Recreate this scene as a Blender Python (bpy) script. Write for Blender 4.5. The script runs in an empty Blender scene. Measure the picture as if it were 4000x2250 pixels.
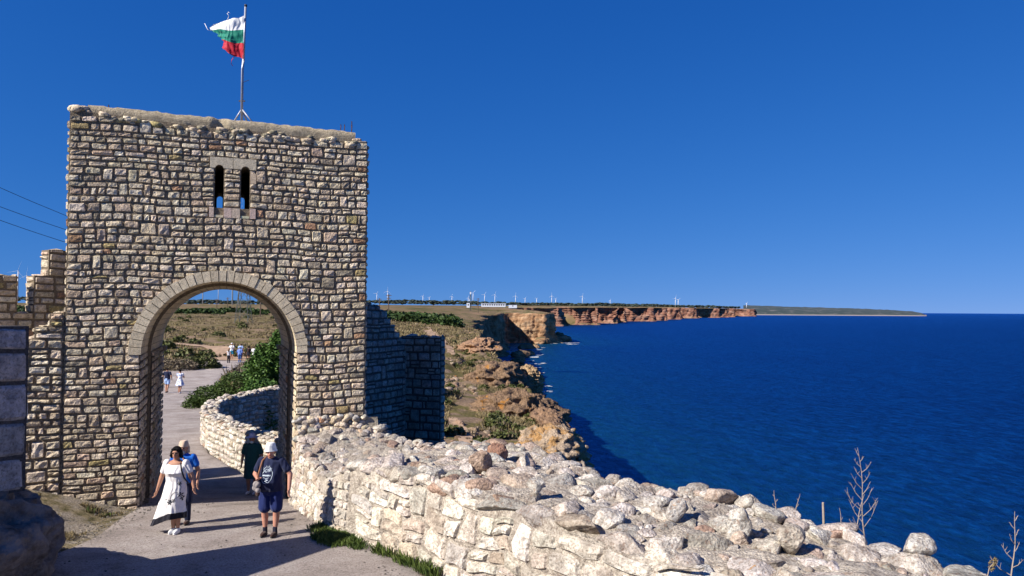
import bpy, bmesh, math, random
import numpy as np
from mathutils import Vector, Matrix, Quaternion
from mathutils.geometry import tessellate_polygon
from mathutils.bvhtree import BVHTree

# ------------------------------------------------------------------ camera, sky, sun, exposure
scene = bpy.context.scene
C = scene.collection
cam_d = bpy.data.cameras.new('camera')
cam = bpy.data.objects.new('camera', cam_d)
C.objects.link(cam)
cam_d.sensor_width = 36
cam_d.lens = 26.7
cam_d.clip_start = 0.1
cam_d.clip_end = 400000
cam.matrix_world = Matrix.Rotation(math.radians(91.69), 4, 'X') @ Matrix.Rotation(math.radians(0.35), 4, 'Z')
scene.camera = cam

SUN_AZ = math.radians(34)      # light travels towards (cos, sin) of this, seen from above
SUN_EL = math.radians(37)
world = bpy.data.worlds.new('World')
scene.world = world
world.use_nodes = True
wn = world.node_tree.nodes
wl = world.node_tree.links
bg = wn['Background']
sky = wn.new('ShaderNodeTexSky')
sky.sky_type = 'NISHITA'
sky.sun_disc = False
sky.sun_elevation = SUN_EL
to_sun = Vector((-math.cos(SUN_AZ), -math.sin(SUN_AZ), 0))
sky.sun_rotation = math.atan2(to_sun.x, to_sun.y)
sky.altitude = 60
sky.air_density = 1.0
sky.dust_density = 0.0
sky.ozone_density = 4.0
# very clear, dry air: the pale band at the horizon is thin, so the lookup is lifted a little everywhere
tc = wn.new('ShaderNodeTexCoord')
mp = wn.new('ShaderNodeMapping')
mp.inputs['Location'].default_value = (0, 0, 0.10)
wl.new(tc.outputs['Generated'], mp.inputs[0])
wl.new(mp.outputs[0], sky.inputs[0])
tint = wn.new('ShaderNodeMix'); tint.data_type = 'RGBA'; tint.blend_type = 'MULTIPLY'
tint.inputs[0].default_value = 1.0
tint.inputs[7].default_value = (0.22, 0.62, 1.12, 1)
wl.new(sky.outputs[0], tint.inputs[6])
# deeper, more polarised blue: one response curve per channel, the same over the whole sky
spc = wn.new('ShaderNodeSeparateColor'); cmb = wn.new('ShaderNodeCombineColor')
wl.new(tint.outputs[2], spc.inputs[0])
for ch, (ka, kp) in enumerate(((1.42, 1.77), (0.718, 0.92), (1.398, 0.62))):
    pw = wn.new('ShaderNodeMath'); pw.operation = 'POWER'; pw.inputs[1].default_value = kp
    ml = wn.new('ShaderNodeMath'); ml.operation = 'MULTIPLY'; ml.inputs[1].default_value = ka
    wl.new(spc.outputs[ch], pw.inputs[0]); wl.new(pw.outputs[0], ml.inputs[0]); wl.new(ml.outputs[0], cmb.inputs[ch])
wl.new(cmb.outputs[0], bg.inputs['Color'])
bg.inputs['Strength'].default_value = 0.085

sun_d = bpy.data.lights.new('sun', 'SUN')
sun_d.energy = 5.0
sun_d.angle = math.radians(0.5)
sun_d.color = (1.0, 0.93, 0.83)
sun = bpy.data.objects.new('sun', sun_d)
C.objects.link(sun)
ldir = Vector((math.cos(SUN_AZ) * math.cos(SUN_EL), math.sin(SUN_AZ) * math.cos(SUN_EL), -math.sin(SUN_EL)))
sun.rotation_euler = ldir.to_track_quat('-Z', 'Y').to_euler()
sun.location = (-20, -10, 30)

scene.view_settings.view_transform = 'Standard'
scene.view_settings.look = 'None'
scene.view_settings.exposure = 0.72
scene.view_settings.gamma = 1.0
scene.view_settings.use_curve_mapping = False
scene.cycles.max_bounces = 6
scene.cycles.transparent_max_bounces = 6

R = random.Random(7)
F = 1910.4

# ------------------------------------------------------------------ small helpers
def _h(ix, iy, iz, seed):
    with np.errstate(over='ignore'):
        n = (ix.astype(np.int64) * 374761393 + iy.astype(np.int64) * 668265263 + iz.astype(np.int64) * 2147483647 + seed * 1274126177) & 0xffffffff
        n = ((n ^ (n >> 13)) * 1274126177) & 0xffffffff
        n = ((n ^ (n >> 16)) * 2246822519) & 0xffffffff
        n = (n ^ (n >> 15)) & 0xffff
    return n / 65535.0

def vnoise(x, y, z=0.0, seed=0):
    x = np.asarray(x, float); y = np.asarray(y, float); z = np.zeros_like(x) + z
    ix, iy, iz = np.floor(x), np.floor(y), np.floor(z)
    fx, fy, fz = x - ix, y - iy, z - iz
    fx = fx * fx * (3 - 2 * fx); fy = fy * fy * (3 - 2 * fy); fz = fz * fz * (3 - 2 * fz)
    r = 0
    for a in (0, 1):
        for b in (0, 1):
            for c in (0, 1):
                w = (fx if a else 1 - fx) * (fy if b else 1 - fy) * (fz if c else 1 - fz)
                r = r + w * _h(ix + a, iy + b, iz + c, seed)
    return r * 2 - 1

def fbm(x, y, z=0.0, oct=4, seed=0, gain=0.5):
    r = 0; a = 1.0; t = 0
    x = np.asarray(x, float); y = np.asarray(y, float); z = np.zeros_like(x) + z
    for k in range(oct):
        r = r + a * vnoise(x, y, z, seed + k * 17)
        t += a; a *= gain
        x = x * 2.03 + 5.1; y = y * 2.03 + 1.7; z = z * 2.03 + 3.3
    return r / t

def link(o, parent=None):
    C.objects.link(o)
    if parent is not None:
        o.parent = parent
    return o

def tag(o, label=None, cat=None, group=None, kind=None):
    if label: o['label'] = label
    if cat: o['category'] = cat
    if group: o['group'] = group
    if kind: o['kind'] = kind
    return o

def empty(name, loc=(0, 0, 0), rz=0.0, parent=None):
    o = bpy.data.objects.new(name, None)
    o.location = loc
    o.rotation_euler = (0, 0, rz)
    o.empty_display_size = 0.2
    return link(o, parent)

def mesh_obj(name, verts, faces, mat, parent=None, smooth=True, col=None, loc=None):
    """col: (n,3) per vertex base colours."""
    me = bpy.data.meshes.new(name)
    me.from_pydata([tuple(v) for v in verts] if not isinstance(verts, list) else verts, [], faces)
    finish(me, mat, smooth, col)
    o = bpy.data.objects.new(name, me)
    if loc is not None: o.location = loc
    return link(o, parent)

def finish(me, mat, smooth=True, col=None):
    if mat is not None:
        for m in (mat if isinstance(mat, (list, tuple)) else [mat]):
            me.materials.append(m)
    if smooth:
        me.polygons.foreach_set('use_smooth', [True] * len(me.polygons))
    if col is not None:
        a = me.color_attributes.new('tone', 'FLOAT_COLOR', 'POINT')
        c = np.ones((len(me.vertices), 4), np.float32)
        c[:, :3] = col
        a.data.foreach_set('color', c.ravel())
    me.update()

def fast_mesh(name, V, Q, mat, parent=None, smooth=True, col=None):
    """V (n,3) array, Q (m,k) array of quads or tris."""
    me = bpy.data.meshes.new(name)
    V = np.asarray(V, np.float32); Q = np.asarray(Q, np.int32)
    k = Q.shape[1]
    me.vertices.add(len(V)); me.vertices.foreach_set('co', V.ravel())
    me.loops.add(Q.size); me.loops.foreach_set('vertex_index', Q.ravel())
    me.polygons.add(len(Q))
    me.polygons.foreach_set('loop_start', np.arange(0, Q.size, k, dtype=np.int32))
    me.update(calc_edges=True)
    me.validate()
    finish(me, mat, smooth, col)
    o = bpy.data.objects.new(name, me)
    return link(o, parent)

def grid_quads(nu, nv):
    """index [i*nv+j], i<nu, j<nv"""
    i, j = np.meshgrid(np.arange(nu - 1), np.arange(nv - 1), indexing='ij')
    a = i * nv + j
    return np.stack([a, a + nv, a + nv + 1, a + 1], -1).reshape(-1, 4)

class MB:
    """collects simple shapes into one mesh"""
    def __init__(s): s.v = []; s.f = []; s.c = []
    def add(s, vs, fs, c=None):
        n = len(s.v)
        s.v += [tuple(v) for v in vs]
        s.f += [tuple(i + n for i in f) for f in fs]
        s.c += [c if c else (1, 1, 1)] * len(vs)
        return s
    def box(s, c, d, rz=0.0, col=None):
        m = Matrix.Rotation(rz, 3, 'Z')
        vs = [Vector(c) + m @ Vector((x * d[0] / 2, y * d[1] / 2, z * d[2] / 2)) for x in (-1, 1) for y in (-1, 1) for z in (-1, 1)]
        return s.add(vs, [(0, 1, 3, 2), (4, 6, 7, 5), (0, 4, 5, 1), (2, 3, 7, 6), (0, 2, 6, 4), (1, 5, 7, 3)], col)
    def tube(s, pts, r, n=6, col=None):
        pts = [Vector(p) for p in pts]
        rs = r if isinstance(r, (list, tuple)) else [r] * len(pts)
        vs = []; fs = []
        for i, p in enumerate(pts):
            t = (pts[min(i + 1, len(pts) - 1)] - pts[max(i - 1, 0)]).normalized()
            a = t.cross(Vector((0, 0, 1)))
            if a.length < 0.05: a = t.cross(Vector((0, 1, 0)))
            a.normalize(); b = t.cross(a)
            for k in range(n):
                an = 2 * math.pi * k / n
                vs.append(p + (a * math.cos(an) + b * math.sin(an)) * rs[i])
        for i in range(len(pts) - 1):
            for k in range(n):
                fs.append((i * n + k, i * n + (k + 1) % n, (i + 1) * n + (k + 1) % n, (i + 1) * n + k))
        fs.append(tuple(range(n - 1, -1, -1)))
        fs.append(tuple(range((len(pts) - 1) * n, len(pts) * n)))
        return s.add(vs, fs, col)
    def build(s, name, mat, parent=None, smooth=False, useco=False):
        return mesh_obj(name, s.v, s.f, mat, parent, smooth, np.array(s.c) if useco else None)

def interp(x, pts):
    xs = [p[0] for p in pts]; ys = [p[1] for p in pts]
    return np.interp(x, xs, ys)

# ------------------------------------------------------------------ materials
def new_mat(name):
    m = bpy.data.materials.new(name)
    m.use_nodes = True
    nt = m.node_tree
    b = nt.nodes['Principled BSDF']
    return m, nt, b

def noise_node(nt, scale, detail=4, rough=0.55, vec=None, dist=0.0):
    n = nt.nodes.new('ShaderNodeTexNoise')
    n.inputs['Scale'].default_value = scale
    n.inputs['Detail'].default_value = detail
    n.inputs['Roughness'].default_value = rough
    n.inputs['Distortion'].default_value = dist
    if vec is not None: nt.links.new(vec, n.inputs['Vector'])
    return n

def ramp(nt, fac, stops):
    r = nt.nodes.new('ShaderNodeValToRGB')
    e = r.color_ramp.elements
    e[0].position, e[0].color = stops[0][0], (*stops[0][1], 1)
    e[1].position, e[1].color = stops[1][0], (*stops[1][1], 1)
    for p, c in stops[2:]:
        k = e.new(p); k.color = (*c, 1)
    nt.links.new(fac, r.inputs['Fac'])
    return r.outputs['Color']

def mix(nt, a, b, fac, mode='MIX'):
    m = nt.nodes.new('ShaderNodeMix')
    m.data_type = 'RGBA'; m.blend_type = mode
    for sock, v in ((m.inputs[6], a), (m.inputs[7], b)):
        if isinstance(v, tuple): sock.default_value = (*v, 1)
        else: nt.links.new(v, sock)
    if isinstance(fac, (int, float)): m.inputs[0].default_value = fac
    else: nt.links.new(fac, m.inputs[0])
    return m.outputs[2]

def coords(nt, world=False):
    if world:
        return nt.nodes.new('ShaderNodeNewGeometry').outputs['Position']
    return nt.nodes.new('ShaderNodeTexCoord').outputs['Object']

def bump(nt, b, height, strength, dist):
    n = nt.nodes.new('ShaderNodeBump')
    n.inputs['Strength'].default_value = strength
    n.inputs['Distance'].default_value = dist
    nt.links.new(height, n.inputs['Height'])
    nt.links.new(n.outputs[0], b.inputs['Normal'])
    return n

def stone_mat(name, sc=1.0, bstr=0.8, bdist=0.03, dark=(0.45, 0.45, 0.45), lich=None, pits=True, speck=None):
    """tone attribute x grain; rough hewn relief; pits and lichen are wear of their own."""
    m, nt, b = new_mat(name)
    p = coords(nt, True)
    at = nt.nodes.new('ShaderNodeAttribute'); at.attribute_name = 'tone'
    n1 = noise_node(nt, 9 * sc, 5, 0.65, p)
    g = ramp(nt, n1.outputs[0], [(0.3, dark), (0.62, (1.12, 1.1, 1.06))])
    c = mix(nt, at.outputs['Color'], g, 1.0, 'MULTIPLY')
    if pits:
        n3 = noise_node(nt, 34 * sc, 3, 0.7, p)
        sp = ramp(nt, n3.outputs[0], [(0.36, (0.45, 0.43, 0.4)), (0.5, (1, 1, 1))])
        c = mix(nt, c, sp, 0.8, 'MULTIPLY')
    if speck:
        n6 = noise_node(nt, 21 * sc, 4, 0.75, p, 0.5)
        c = mix(nt, c, speck, ramp(nt, n6.outputs[0], [(0.53, (0, 0, 0)), (0.62, (0.75, 0.75, 0.75))]))
        n7 = noise_node(nt, 3.5 * sc, 4, 0.65, p)
        c = mix(nt, c, ramp(nt, n7.outputs[0], [(0.4, (0.62, 0.6, 0.6)), (0.56, (1.05, 1.05, 1.05))]), 0.8, 'MULTIPLY')
    if lich:
        n4 = noise_node(nt, 2.6 * sc, 4, 0.7, p, 0.6)
        f = ramp(nt, n4.outputs[0], [(lich[1], (0, 0, 0)), (lich[1] + 0.05, (1, 1, 1))])
        c = mix(nt, c, lich[0], f)
    nt.links.new(c, b.inputs['Base Color'])
    b.inputs['Roughness'].default_value = 0.93
    b.inputs['Specular IOR Level'].default_value = 0.15
    n2 = noise_node(nt, 16 * sc, 6, 0.7, p)
    v = nt.nodes.new('ShaderNodeTexVoronoi'); v.inputs['Scale'].default_value = 22 * sc
    nt.links.new(p, v.inputs['Vector'])
    s = nt.nodes.new('ShaderNodeMath'); s.operation = 'MULTIPLY_ADD'
    nt.links.new(v.outputs['Distance'], s.inputs[0]); s.inputs[1].default_value = 0.45
    nt.links.new(n2.outputs[0], s.inputs[2])
    bump(nt, b, s.outputs[0], bstr, bdist)
    return m

def plain_mat(name, col, rough=0.8, spec=0.3, var=0.15, sc=20, bstr=0.0, bd=0.01, metal=0.0, trans=None):
    m, nt, b = new_mat(name)
    p = coords(nt, False)
    n = noise_node(nt, sc, 4, 0.6, p)
    lo = tuple(c * (1 - var) for c in col); hi = tuple(min(1, c * (1 + var)) for c in col)
    nt.links.new(ramp(nt, n.outputs[0], [(0.35, lo), (0.65, hi)]), b.inputs['Base Color'])
    b.inputs['Roughness'].default_value = rough
    b.inputs['Specular IOR Level'].default_value = spec
    b.inputs['Metallic'].default_value = metal
    if bstr: bump(nt, b, n.outputs[0], bstr, bd)
    return m

M = {}
M['tower'] = stone_mat('tower_stone', 1.0, 0.9, 0.035)
M['tower_smooth'] = stone_mat('dressed_stone', 1.3, 0.4, 0.012, (0.75, 0.75, 0.75))
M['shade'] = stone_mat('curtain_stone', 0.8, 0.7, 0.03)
M['rubble'] = stone_mat('rubble_rock', 1.0, 1.0, 0.04, (0.5, 0.48, 0.46), ((0.42, 0.2, 0.045), 0.70), True, (0.27, 0.18, 0.13))
M['white'] = stone_mat('white_limestone', 0.8, 0.9, 0.045, (0.66, 0.63, 0.59), None, True, (0.36, 0.29, 0.23))
M['mortar'] = stone_mat('mortar', 2.2, 1.0, 0.03, (0.5, 0.48, 0.45))
M['bed'] = stone_mat('weathered_mortar', 1.1, 1.0, 0.05, (0.55, 0.52, 0.5), None, True, (0.25, 0.19, 0.15))
M['concrete'] = stone_mat('old_concrete', 1.5, 0.6, 0.02, (0.55, 0.53, 0.5))
M['crag'] = stone_mat('crag_rock', 0.28, 1.0, 0.25, (0.4, 0.38, 0.35), ((0.4, 0.19, 0.05), 0.62), False)
M['crag_lichen'] = stone_mat('lichened_rock', 0.35, 1.0, 0.18, (0.4, 0.38, 0.35), ((0.42, 0.25, 0.11), 0.50), False)

def sc_col(c, k): return tuple(x * k for x in c)

# ------------------------------------------------------------------ terrain
SEA_Z = -55.0
COAST = [(14, -60), (12, -20), (10, 4), (8.5, 10), (6.5, 14), (5.0, 20), (3.8, 28), (3.7, 40), (3.6, 50), (3.4, 58), (1.8, 80), (0.9, 95),
         (-3.1, 130), (-8, 200), (-11, 280), (-16, 350), (-26, 450), (-22, 650), (-32, 880), (-14, 900), (-16, 1120), (-12, 1290), (4, 1292), (56, 1272), (72, 1300),
         (62, 1480), (40, 1800), (-60, 2300), (-40, 2600)]
_far = [(100, 2700), (260, 3000), (430, 3500), (800, 4600), (1500, 6500), (2400, 8500), (3150, 10000)]
_rt = random.Random(5)
_s = np.concatenate([[0], np.cumsum([math.dist(a, b) for a, b in zip(_far[:-1], _far[1:])])])
_q = 0.0
while _q < _s[-1]:
    _x, _y = np.interp(_q, _s, [p[0] for p in _far]), np.interp(_q, _s, [p[1] for p in _far])
    _T = _y * _rt.uniform(0.012, 0.035)
    COAST.append((_x - 0.9 * _T, _y + 0.3 * _T))
    COAST.append((_x + 0.95 * _T, _y - 0.25 * _T))
    _q += _y * _rt.uniform(0.06, 0.14)
COAST += [(3200, 10300), (3250, 11500), (3000, 16000)]
def coast_dist(X, Y):
    """signed distance to the coast, positive inland"""
    best = np.full(X.shape, 1e12)
    for (x0, y0), (x1, y1) in zip(COAST[:-1], COAST[1:]):
        dx, dy = x1 - x0, y1 - y0
        t = np.clip(((X - x0) * dx + (Y - y0) * dy) / (dx * dx + dy * dy), 0, 1)
        ex, ey = X - (x0 + t * dx), Y - (y0 + t * dy)
        best = np.minimum(best, ex * ex + ey * ey)
    poly = COAST + [(-60000, 16000), (-60000, -60)]
    ins = np.zeros(X.shape, bool)
    for (x0, y0), (x1, y1) in zip(poly, poly[1:] + poly[:1]):
        if y0 == y1: continue
        c = ((y0 > Y) != (y1 > Y)) & (X < (x1 - x0) * (Y - y0) / (y1 - y0) + x0)
        ins ^= c
    return np.sqrt(best) * np.where(ins, 1.0, -1.0)

BND = [(-60, 18), (0, 9.5), (6.6, 5.2), (8, 3.9), (9.4, 2.3), (10.6, 1.2), (11.5, 0.5), (12.4, -0.5), (14.6, -2.5), (16.6, -3.9), (18.2, -4.6),
       (22.7, -6.4), (23.9, -7.8), (28.6, -10.9), (31, -11.9), (35, -12.5), (38, -11.7), (41, -9.7), (60, -9), (100, -10), (200, -14)]
ZL = [(-60, -4), (6, -4.2), (12, -4.3), (14.5, -4.35), (17.4, -4.5), (20.4, -4.95), (24, -5.2), (32, -5.5), (45, -5.8), (53, -5.9), (70, -5.75), (83, -5.6),
      (130, -5.0), (218, -4.0), (350, -2.4), (500, -1.4), (800, 1.5), (1500, 7), (3000, 17), (6000, 34), (12000, 50)]
ZR = [(-60, -6.5), (6, -6.5), (20, -6.8), (24, -7.8), (34, -8), (42, -6.9), (60, -7), (85, -6.7), (120, -5.6), (170, -4.4), (300, -3.1), (500, 0.2), (640, 2.9),
      (900, 4.8), (1300, 6), (1800, 10), (3000, 21), (6000, 40), (12000, 56)]
ROAD = [(-4.5, 5), (-4.7, 10), (-5.0, 13.5), (-6.2, 16.5), (-7.6, 20), (-9.3, 24), (-13.2, 30), (-16.5, 36), (-19.8, 44), (-24.0, 54), (-27.5, 64), (-30.2, 76), (-31.5, 84)]
ROADW = [3.4, 3.4, 3.3, 2.1, 1.65, 1.9, 2.2, 2.6, 2.7, 2.9, 3.0, 2.8, 2.6]

def road_dist(X, Y):
    best = np.full(X.shape, 1e9)
    for i in range(len(ROAD) - 1):
        (x0, y0), (x1, y1) = ROAD[i], ROAD[i + 1]
        dx, dy = x1 - x0, y1 - y0
        t = np.clip(((X - x0) * dx + (Y - y0) * dy) / (dx * dx + dy * dy), 0, 1)
        w = ROADW[i] + (ROADW[i + 1] - ROADW[i]) * t
        d = np.hypot(X - (x0 + t * dx), Y - (y0 + t * dy)) - w
        best = np.minimum(best, d)
    return best

def base_height(X, Y):
    xb = interp(Y, BND)
    side = X - xb
    w = np.where(Y < 45, 0.5, np.where(Y < 100, 0.5 + (Y - 45) * 0.15, 9))
    t = np.clip(side / w * 0.5 + 0.5, 0, 1); t = t * t * (3 - 2 * t)
    zl = interp(Y, ZL); zr = interp(Y, ZR)
    # rise at the left of the yard, under the curtain wall
    zl = zl + np.where(Y < 22, np.clip((-8.6 - X) * 0.32, 0, 0.75), 0)
    return zl * (1 - t) + zr * t

def height(X, Y, d=None, nodrop=False):
    X = np.asarray(X, float); Y = np.asarray(Y, float)
    z = base_height(X, Y)
    if d is None: d = coast_dist(X, Y)
    dist = np.hypot(X, Y)
    rd = road_dist(X, Y)
    # relief
    quiet = np.clip((rd - 0.2) / 3.0, 0, 1) * np.clip((dist - 14) / 12, 0.0, 1)
    z = z + quiet * (fbm(X / 6, Y / 6, 0, 4, 3) * np.clip(dist * 0.006, 0.05, 0.55) + fbm(X / 1.3, Y / 1.3, 0, 3, 9) * np.clip(0.10 - dist * 0.0006, 0.0, 0.09)
                     + fbm(X / 60, Y / 60, 0, 3, 5) * np.clip((dist - 120) * 0.006, 0, 1.6) + fbm(X / 500, Y / 500, 0, 3, 6) * np.clip((dist - 900) * 0.001, 0, 2.0))
    # rim lowering towards the sea
    A = interp(Y, [(0, 0.6), (60, 1.4), (130, 2.2), (350, 4), (450, 7), (1300, 12), (1800, 12), (2700, 9), (10000, 15)])
    L = interp(Y, [(0, 2), (60, 6), (130, 10), (400, 40), (1300, 70), (2700, 90), (10000, 400)])
    dd = np.clip(d, 0, None)
    z = z - A * np.exp(-dd / L)
    z = z + np.where((Y > 30) & (Y < 350), fbm(X / 2.2, Y / 3.0, 0, 4, 61) * 0.5 * np.exp(-dd / 12) * quiet, 0)
    z = z + np.where((Y > 30) & (Y < 420), fbm(X / 9, Y / 16, 0, 4, 31) * 1.1 * np.exp(-dd / 14) * np.clip((Y - 30) / 30, 0, 1), 0)
    # a broken gully line running along the slope: crag ledges
    nd = np.abs(fbm(X / 15 + 3, Y / 22, 0, 2, 41))
    z = z - np.where((Y > 45) & (Y < 330), np.clip(0.09 - nd, 0, 1) * 14 * np.exp(-dd / 16) * np.clip((Y - 45) / 25, 0, 1), 0)
    z = np.maximum(z, -75)
    fall = np.where(Y < 400, 2.2, 5.0)
    if nodrop: return z
    off = np.where(Y < 250, 0, -0.014 * Y)
    z = np.where(d < -off, np.maximum(z + (d + off) * fall, -75), z)
    return z

# ground mesh: finer near the place one stands, coarser far away
def build_ground():
    xs = np.concatenate([np.arange(-900, -60, 24.0), np.arange(-60, 1560, 4.5), np.arange(1560, 1990, 9.0), np.arange(1990, 3600, 60.0)])
    ys = [3.0]
    while ys[-1] < 15000: ys.append(ys[-1] * (1.0125 if ys[-1] < 400 else 1.022) + 0.02)
    ys = np.array(ys)
    XP, YY = np.meshgrid(xs, ys, indexing='ij')
    XX = (XP - 1288) / F * YY
    d = coast_dist(XX, YY)
    Z = height(XX, YY, d)
    V = np.stack([XX, YY, Z], -1).reshape(-1, 3)
    Q = grid_quads(len(xs), len(ys))
    zq = Z.reshape(-1)[Q].max(1)
    Q = Q[zq > -70]
    # ground behind and beside the camera
    o = fast_mesh('ground', V, Q[:, ::-1], M['ground'])
    tag(o, kind='structure')
    gx, gy = np.meshgrid(np.arange(-70, 30, 1.5), np.arange(-60, 3.6, 1.5), indexing='ij')
    gz = height(gx, gy) - 0.03
    V = np.stack([gx, gy, gz], -1).reshape(-1, 3)
    o = fast_mesh('ground', V, grid_quads(*gx.shape)[:, ::-1], M['ground'])
    tag(o, kind='structure')

def ground_material():
    m, nt, b = new_mat('ground')
    p = coords(nt, True)
    geo = nt.nodes.new('ShaderNodeNewGeometry')
    n1 = noise_node(nt, 0.35, 6, 0.65, p)         # grass patches
    n2 = noise_node(nt, 5.0, 6, 0.7, p)           # tufts
    n3 = noise_node(nt, 0.012, 6, 0.6, p)         # fields
    soil = ramp(nt, n2.outputs[0], [(0.3, (0.13, 0.085, 0.055)), (0.7, (0.32, 0.23, 0.155))])
    grass = ramp(nt, n2.outputs[0], [(0.3, (0.045, 0.045, 0.014)), (0.55, (0.15, 0.125, 0.045)), (0.75, (0.27, 0.21, 0.1))])
    f = ramp(nt, n1.outputs[0], [(0.44, (0, 0, 0)), (0.54, (1, 1, 1))])
    near = mix(nt, soil, grass, f)
    fld = ramp(nt, n3.outputs[0], [(0.38, (0.2, 0.13, 0.085)), (0.5, (0.15, 0.115, 0.055)), (0.58, (0.06, 0.065, 0.02)), (0.7, (0.24, 0.16, 0.10))])
    sep = nt.nodes.new('ShaderNodeSeparateXYZ'); nt.links.new(p, sep.inputs[0])
    mr = nt.nodes.new('ShaderNodeMapRange'); mr.inputs[1].default_value = 150; mr.inputs[2].default_value = 500
    nt.links.new(sep.outputs['Y'], mr.inputs[0])
    c = mix(nt, near, fld, mr.outputs[0])
    # pale gravel in the yard at the gate and rubble-strewn soil by the cliff edge
    my = nt.nodes.new('ShaderNodeMapRange'); my.inputs[1].default_value = 26; my.inputs[2].default_value = 22
    nt.links.new(sep.outputs['Y'], my.inputs[0])
    gr = ramp(nt, noise_node(nt, 30, 3, 0.7, p).outputs[0], [(0.35, (0.17, 0.135, 0.10)), (0.65, (0.42, 0.37, 0.31))])
    dry = ramp(nt, n2.outputs[0], [(0.35, (0.07, 0.065, 0.025)), (0.62, (0.3, 0.24, 0.15))])
    n5 = noise_node(nt, 0.9, 4, 0.6, p)
    yard = mix(nt, gr, dry, ramp(nt, n5.outputs[0], [(0.45, (0, 0, 0)), (0.55, (1, 1, 1))]))
    c = mix(nt, c, yard, my.outputs[0])
    nt.links.new(c, b.inputs['Base Color'])
    b.inputs['Roughness'].default_value = 0.95
    b.inputs['Specular IOR Level'].default_value = 0.1
    nb = noise_node(nt, 7, 6, 0.75, p)
    bump(nt, b, nb.outputs[0], 1.0, 0.10)
    return m
M['ground'] = ground_material()

def road_material():
    m, nt, b = new_mat('worn_road')
    p = coords(nt, True)
    n1 = noise_node(nt, 0.8, 5, 0.65, p, 0.4)
    n2 = noise_node(nt, 26, 4, 0.8, p)
    n3 = noise_node(nt, 90, 2, 0.6, p)
    a = ramp(nt, n1.outputs[0], [(0.34, (0.25, 0.215, 0.19)), (0.46, (0.36, 0.31, 0.28)), (0.56, (0.40, 0.35, 0.32)), (0.68, (0.48, 0.43, 0.39))])
    g = ramp(nt, n2.outputs[0], [(0.36, (0.45, 0.42, 0.4)), (0.48, (1, 1, 1)), (0.66, (1.3, 1.27, 1.25))])
    c = mix(nt, a, g, 0.85, 'MULTIPLY')
    # old cracks
    v = nt.nodes.new('ShaderNodeTexVoronoi'); v.feature = 'DISTANCE_TO_EDGE'; v.inputs['Scale'].default_value = 0.42
    nd = noise_node(nt, 2.5, 4, 0.7, p)
    pm = nt.nodes.new('ShaderNodeMix'); pm.data_type = 'RGBA'; pm.blend_type = 'ADD'; pm.inputs[0].default_value = 0.6
    nt.links.new(p, pm.inputs[6]); nt.links.new(nd.outputs['Color'], pm.inputs[7])
    nt.links.new(pm.outputs[2], v.inputs['Vector'])
    cr = ramp(nt, v.outputs['Distance'], [(0.0, (0.35, 0.33, 0.31)), (0.012, (1, 1, 1))])
    c = mix(nt, c, cr, 0.22, 'MULTIPLY')
    nt.links.new(c, b.inputs['Base Color'])
    b.inputs['Roughness'].default_value = 0.9
    b.inputs['Specular IOR Level'].default_value = 0.2
    s = nt.nodes.new('ShaderNodeMath'); s.operation = 'ADD'
    nt.links.new(n2.outputs[0], s.inputs[0]); nt.links.new(n3.outputs[0], s.inputs[1])
    bump(nt, b, s.outputs[0], 0.9, 0.03)
    return m
M['road'] = road_material()

def smooth_poly(pts, n):
    """Catmull-Rom resample of any tuple list"""
    P = np.array(pts, float); out = []
    m = len(P)
    for i in range(m - 1):
        p0, p1, p2, p3 = P[max(i - 1, 0)], P[i], P[i + 1], P[min(i + 2, m - 1)]
        for k in range(n):
            t = k / n
            out.append(0.5 * ((2 * p1) + (-p0 + p2) * t + (2 * p0 - 5 * p1 + 4 * p2 - p3) * t * t + (-p0 + 3 * p1 - 3 * p2 + p3) * t ** 3))
    out.append(P[-1])
    return np.array(out)

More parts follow.
